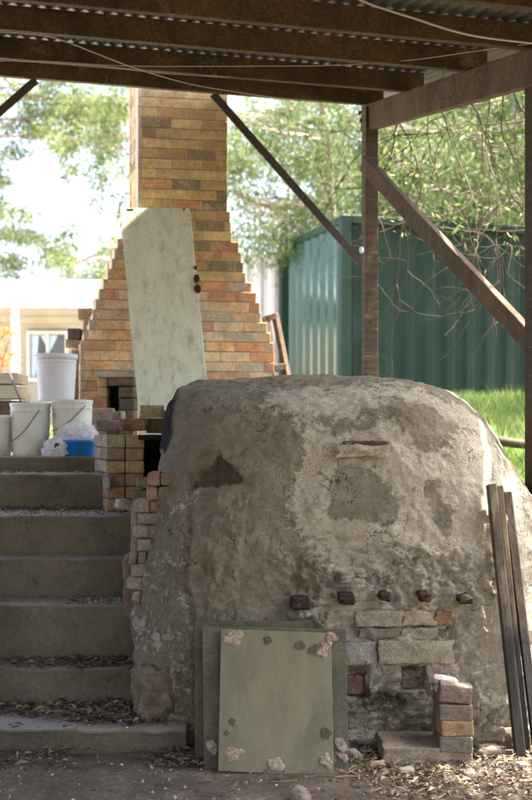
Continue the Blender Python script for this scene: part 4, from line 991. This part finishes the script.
# dry vine
def vine():
    t = thing('dry_vine', 'bare tangled brown vine hanging from the right beam in front of the container', 'vine', P(470, 425, 9.6))
    def walk(p, d, n, r, step=.07, sag=.0, wander=.35, lvl=0, mb=None):
        p = Vector(p); d = Vector(d).normalized(); pts = [p.copy()]
        for i in range(n):
            d = (d+Vector((random.uniform(-1,1)*wander, random.uniform(-1,1)*wander*.4, random.uniform(-1,1)*wander-sag))).normalized()
            p = p+d*step; pts.append(p.copy())
            if lvl < 2 and random.random() < (.13 if lvl == 0 else .07): walk(p, d+Vector((random.uniform(-1,1), 0, random.uniform(-1,1))), int(n*.5), r*.6, step, sag, wander*1.1, lvl+1, mb)
        mb.tube(pts, [max(.0015, .62*r*(1-.8*i/len(pts))) for i in range(len(pts))], 5)
    for (x, y, z, dx, dz, n, r) in [(400,118,9,-.3,-.9,14,.012),(395,118,9,.5,-.7,28,.013),(440,105,8.6,.3,-.9,26,.012),(430,108,8.8,-.2,-1,22,.009),(470,98,8.2,.5,-.8,26,.012),(490,95,8,.2,-1,24,.010),
            (505,92,7.8,-.3,-1,24,.01),(525,150,8.5,-1,.1,26,.009),(528,190,9,-1,.1,22,.009),(470,100,8.4,-.8,-.5,20,.008),(515,90,7.9,.1,-1,26,.012),(380,120,9.2,.4,-.8,20,.009),(530,120,8.4,-.7,-.3,22,.008),(455,100,8.5,.8,-.5,20,.01),
            (375,215,10.5,1,.0,24,.012),(440,228,10.5,1,-.3,20,.014),(530,230,10.2,-1,-.1,22,.011),(500,205,10,-.4,-.9,14,.009),(480,150,9,1,.1,20,.008)]:
        mb = MB(); walk(P(x, y, z), (dx, 0, dz), n, r, .065, .02, .33, 0, mb); mb.build('stem', M['twig'], t, smooth=True)
    mb = MB()
    for _ in range(60): leafmesh(mb, P(random.uniform(385,530), random.uniform(95,240), random.uniform(8.6,10.5)), 4, (.06,.06,.06), .07, [(.10,.16,.05),(.2,.2,.08)], .4, .3)
    mb.build('leaves', M['leaf'], t)
    # fine tendrils curled on the roof timbers
    t2 = thing('vine_tendril', 'wiry dead tendrils curled round the purlin ends over the right beam', 'tendrils', P(440, 80, 7))
    for (x, y, z) in [(415,62,6.6),(425,55,6.4),(440,60,6.4),(455,62,6.2),(412,80,7.0),(418,70,6.8),(500,60,5.9),(480,70,6.1),(470,66,6.2)]:
        p = P(x, y, z); d = Vector((random.uniform(-1,1), 0, random.uniform(-1,1))).normalized(); pts = [p.copy()]; w = random.uniform(-.2,.2)
        for i in range(36):
            w += random.uniform(-.22,.22); w = max(-.45, min(.45, w)); c, s = math.cos(w), math.sin(w); d = Vector((d.x*c-d.z*s, 0, d.x*s+d.z*c)); p = p+d*.022; pts.append(p.copy())
        mb = MB(); mb.tube(pts, [.0022-.0018*i/36 for i in range(37)], 4); mb.build('stem', M['twig'], t2, smooth=True)
vine()

# ------------------------------------------------------------ grass, litter, stones
def grass():
    mb = MB()
    def blade(x, y, L_, k):
        z = gh(x, y)-.02; a = random.uniform(0, 6.28); ln = random.uniform(.1,.7)*L_; w = random.uniform(.004,.008)
        b = Vector((x, y, z)); t = b+Vector((math.cos(a)*ln, math.sin(a)*ln, L_)); m_ = b+Vector((math.cos(a)*ln*.3, math.sin(a)*ln*.3, L_*.6)); s_ = Vector((-math.sin(a), math.cos(a), 0))*w
        if random.random() < .5: s_ = Vector((w, 0, 0))
        c = random.choice([(.16,.28,.05),(.20,.32,.07),(.20,.28,.07),(.30,.28,.12),(.08,.15,.03)])
        kk = .55+.8*max(0, min(1, .5+1.4*noise.noise(Vector((x*1.7, y*1.7, 0))))); c = tuple(q_*kk for q_ in c)
        mb.add([b-s_, b+s_, m_+s_*.8, t, m_-s_*.8], [(0,1,2,4),(4,2,3)], c)
    for _ in range(30000):
        y = random.uniform(7.7, 14.6); x = random.uniform(.235*y-1.0, .235*y+1.2)
        if x < 1.0: continue
        blade(x, y, random.uniform(.12,.36), 0)
    for _ in range(520):
        y = random.uniform(7.6, 13.5); x = random.uniform(.235*y-.9, .235*y+1.2)
        if x < 1.1: continue
        hh = random.uniform(.25, .55)
        for k in range(26): blade(x+random.gauss(0, .05), y+random.gauss(0, .05), hh*random.uniform(.5, 1), 0)
    for _ in range(9000):
        x = random.uniform(-7, 9); y = random.uniform(15.5, 26)
        blade(x, y, random.uniform(.15,.4), 0)
    tag(mb.build('grass', M['grass'], origin=(0,0,0)), 'rough sunlit green grass on the bank behind the kiln', 'grass', kind='stuff')
grass()
mb = MB(); mb.tube([P(488,440,9.4), P(520,444,9.3), P(560,450,9.2)], [.045,.04,.035], 8); tag(mb.build('fallen_log', M['grey_timber'], smooth=True), 'weathered grey log lying in the grass behind the right post', 'log')

def surf(x, y):
    for i in range(len(steps_z)):
        X1 = (steps_xr[i]-266)/F*steps_z[i]
        if x < X1 and y >= steps_z[i]: return steps_t[i]+.004
    return gh(x, y)+.004
def scatter(name, label, spots, kind):
    mb = MB()
    for (n, xf, yf, cols, s0, s1) in spots:
        for _ in range(n):
            x, y = xf(), yf(); z = surf(x, y)
            if kind == 'leaf':
                a = random.uniform(0, 6.28); L_ = random.uniform(s0, s1); d = Vector((math.cos(a), math.sin(a), random.uniform(-.25,.35))).normalized(); s_ = Vector((-math.sin(a), math.cos(a), random.uniform(-.5,.5))).normalized()*L_*random.uniform(.08,.2)
                b = Vector((x, y, z+random.uniform(.001,.02))); up = Vector((0,0,L_*random.uniform(.02,.22)))
                c = random.choice(cols); k = random.uniform(.7,1.25); c = tuple(q_*k for q_ in c)
                mb.add([b, b+d*L_*.5+s_+up, b+d*L_, b+d*L_*.5-s_+up*.6], [(0,1,2),(0,2,3)], c)
            elif kind == 'stick':
                a = random.uniform(0, 6.28); L_ = random.uniform(s0, s1); p = Vector((x, y, z+.006)); pts = [p]
                for k in range(5):
                    a += random.uniform(-.3,.3); p = p+Vector((math.cos(a), math.sin(a), random.uniform(-.03,.06)))*L_/5; pts.append(p)
                r = random.uniform(.0012,.0035); mb.tube(pts, [r, r, r*.9, r*.8, r*.7, r*.5], 4, random.choice(cols))
            else:
                s_ = random.uniform(s0, s1); c = random.choice(cols); k = random.uniform(.75,1.2); c = tuple(q_*k for q_ in c)
                R3 = Matrix.Rotation(random.uniform(0,6.28), 3, Vector((random.uniform(-1,1), random.uniform(-1,1), 1)).normalized())
                V_ = [Vector(v_)*s_*random.uniform(.7,1.3) for v_ in ((1,0,0),(0,1,0),(-1,0,0),(0,-1,0),(0,0,.7),(0,0,-.7))]
                V_ = [R3 @ v_+Vector((x, y, z+s_*.3)) for v_ in V_]
                mb.add(V_, [(0,1,4),(1,2,4),(2,3,4),(3,0,4),(1,0,5),(2,1,5),(3,2,5),(0,3,5)], c)
    return tag(mb.build(name, M['litter' if kind != 'stone' else 'stone'], origin=(0,0,0)), label, name.replace('_', ' '), kind='stuff')
U = random.uniform
BR = [(.13,.085,.05),(.20,.13,.08),(.09,.06,.04),(.26,.2,.13),(.12,.10,.085)]
ST = [(.42,.34,.22),(.34,.27,.18),(.5,.42,.3),(.25,.18,.11),(.2,.14,.09)]
scatter('leaf_litter', 'dry brown leaves and straw lying on the ground and the step treads',
    [(1500, lambda: U(-2.2,2.2), lambda: U(3.9,5.38), BR, .010, .04), (3500, lambda: U(-2.2,2.2), lambda: U(4.2,5.38), BR, .006, .02), (40, lambda: U(-1.9,1.9), lambda: U(4.5,5.38), BR, .05, .08), (3000, lambda: U(.40,1.9), lambda: min(5.42, random.gauss(5.0,.25)), ST+BR[:3], .008, .035), (420, lambda: U(.45,1.9), lambda: min(5.42, random.gauss(5.0,.25)), ST, .03, .065),
     (1500, lambda: U(-2.6,-.55), lambda: random.gauss(5.80,.12), BR, .03, .09), (900, lambda: random.gauss(-.75,.14), lambda: random.gauss(5.66,.10), BR+[(.24,.22,.22)], .03, .09),
     (260, lambda: U(-2.6,-.7), lambda: U(5.98,6.09), BR, .02, .06), (260, lambda: random.gauss(-.82,.15), lambda: U(5.98,6.09), BR, .02, .06), (160, lambda: U(-2.6,-.75), lambda: U(6.25,6.34), BR, .01, .04), (500, lambda: U(.3,1.0), lambda: U(5.3,5.5), BR, .01, .04),
     (300, lambda: U(-1.6,-.9), lambda: U(5.1,5.4), BR, .02, .07), (250, lambda: random.gauss(-.42,.08), lambda: U(5.1,5.4), BR, .02, .06),
     (500, lambda: U(-3,-.9), lambda: U(6.9,7.0), BR, .01, .05)], 'leaf')
scatter('fallen_twigs', 'thin dry twigs scattered over the soil before the kiln', [(120, lambda: U(-2,2), lambda: U(4.0,5.3), BR, .05, .22), (160, lambda: U(.4,1.8), lambda: U(4.7,5.35), ST, .04, .18), (60, lambda: random.gauss(-.75,.2), lambda: U(5.5,5.86), BR, .05, .16)], 'stick')
WH = [(.4,.38,.35),(.3,.28,.25),(.2,.18,.15),(.5,.48,.45)]
scatter('gravel', 'pale rubble crumbs and small stones on the treads and soil', [(500, lambda: U(-3,-.8), lambda: U(6.50,6.95), WH, .003, .012), (260, lambda: U(-3,-1.0), lambda: U(7.0,7.28), WH, .003, .01), (700, lambda: U(-2,2), lambda: U(4.0,5.4), WH[1:], .003, .010),
     (400, lambda: U(.5,1.8), lambda: U(4.7,5.4), ST+WH, .004, .018), (200, lambda: random.gauss(-.85,.1), lambda: U(6.1,6.32), WH, .003, .012), (300, lambda: U(.35,.95), lambda: U(5.2,5.5), BR, .004, .014)], 'stone')
RUB = [(487,755,.05,(.42,.36,.28)),(405,775,.035,(.36,.32,.26)),(155,718,.05,(.3,.26,.2)),(376,768,.035,(.38,.32,.25)),(520,768,.03,(.4,.35,.28)),(180,735,.03,(.24,.21,.17)),(470,778,.03,(.45,.4,.33)),(352,758,.045,(.3,.26,.21)),(300,800,.045,(.26,.22,.18)),(500,775,.022,(.5,.45,.38))]
RL = ['largest rounded buff stone just right of the hearth slab','angular grey stone in front of the hearth slab','squarish block at the foot of the kiln by the bottom step','buff stone at the front left of the hearth slab','small stone in the sunlit straw at the right edge','small dark stone on the soil below the bottom step','pale stone in the sunlit straw before the hearth','rough stone beside the lower right corner of the boards','half buried stone at the bottom in front of the boards','tiny pale stone in the straw near the leaning timbers']
for (x, y, s_, c), l in zip(RUB, RL):
    z = HC*F/(y-430) if x != 155 else 5.62
    p = P(x, y, z); p.z = (surf(p.x, p.y))+s_*.35
    tag(lumpy('loose_stone', p, (s_*2, s_*1.6, s_*1.1), U(0,3), c, M['loose'], None, s_*.25, 8, .9), l, 'stone', 'loose stones round the kiln')
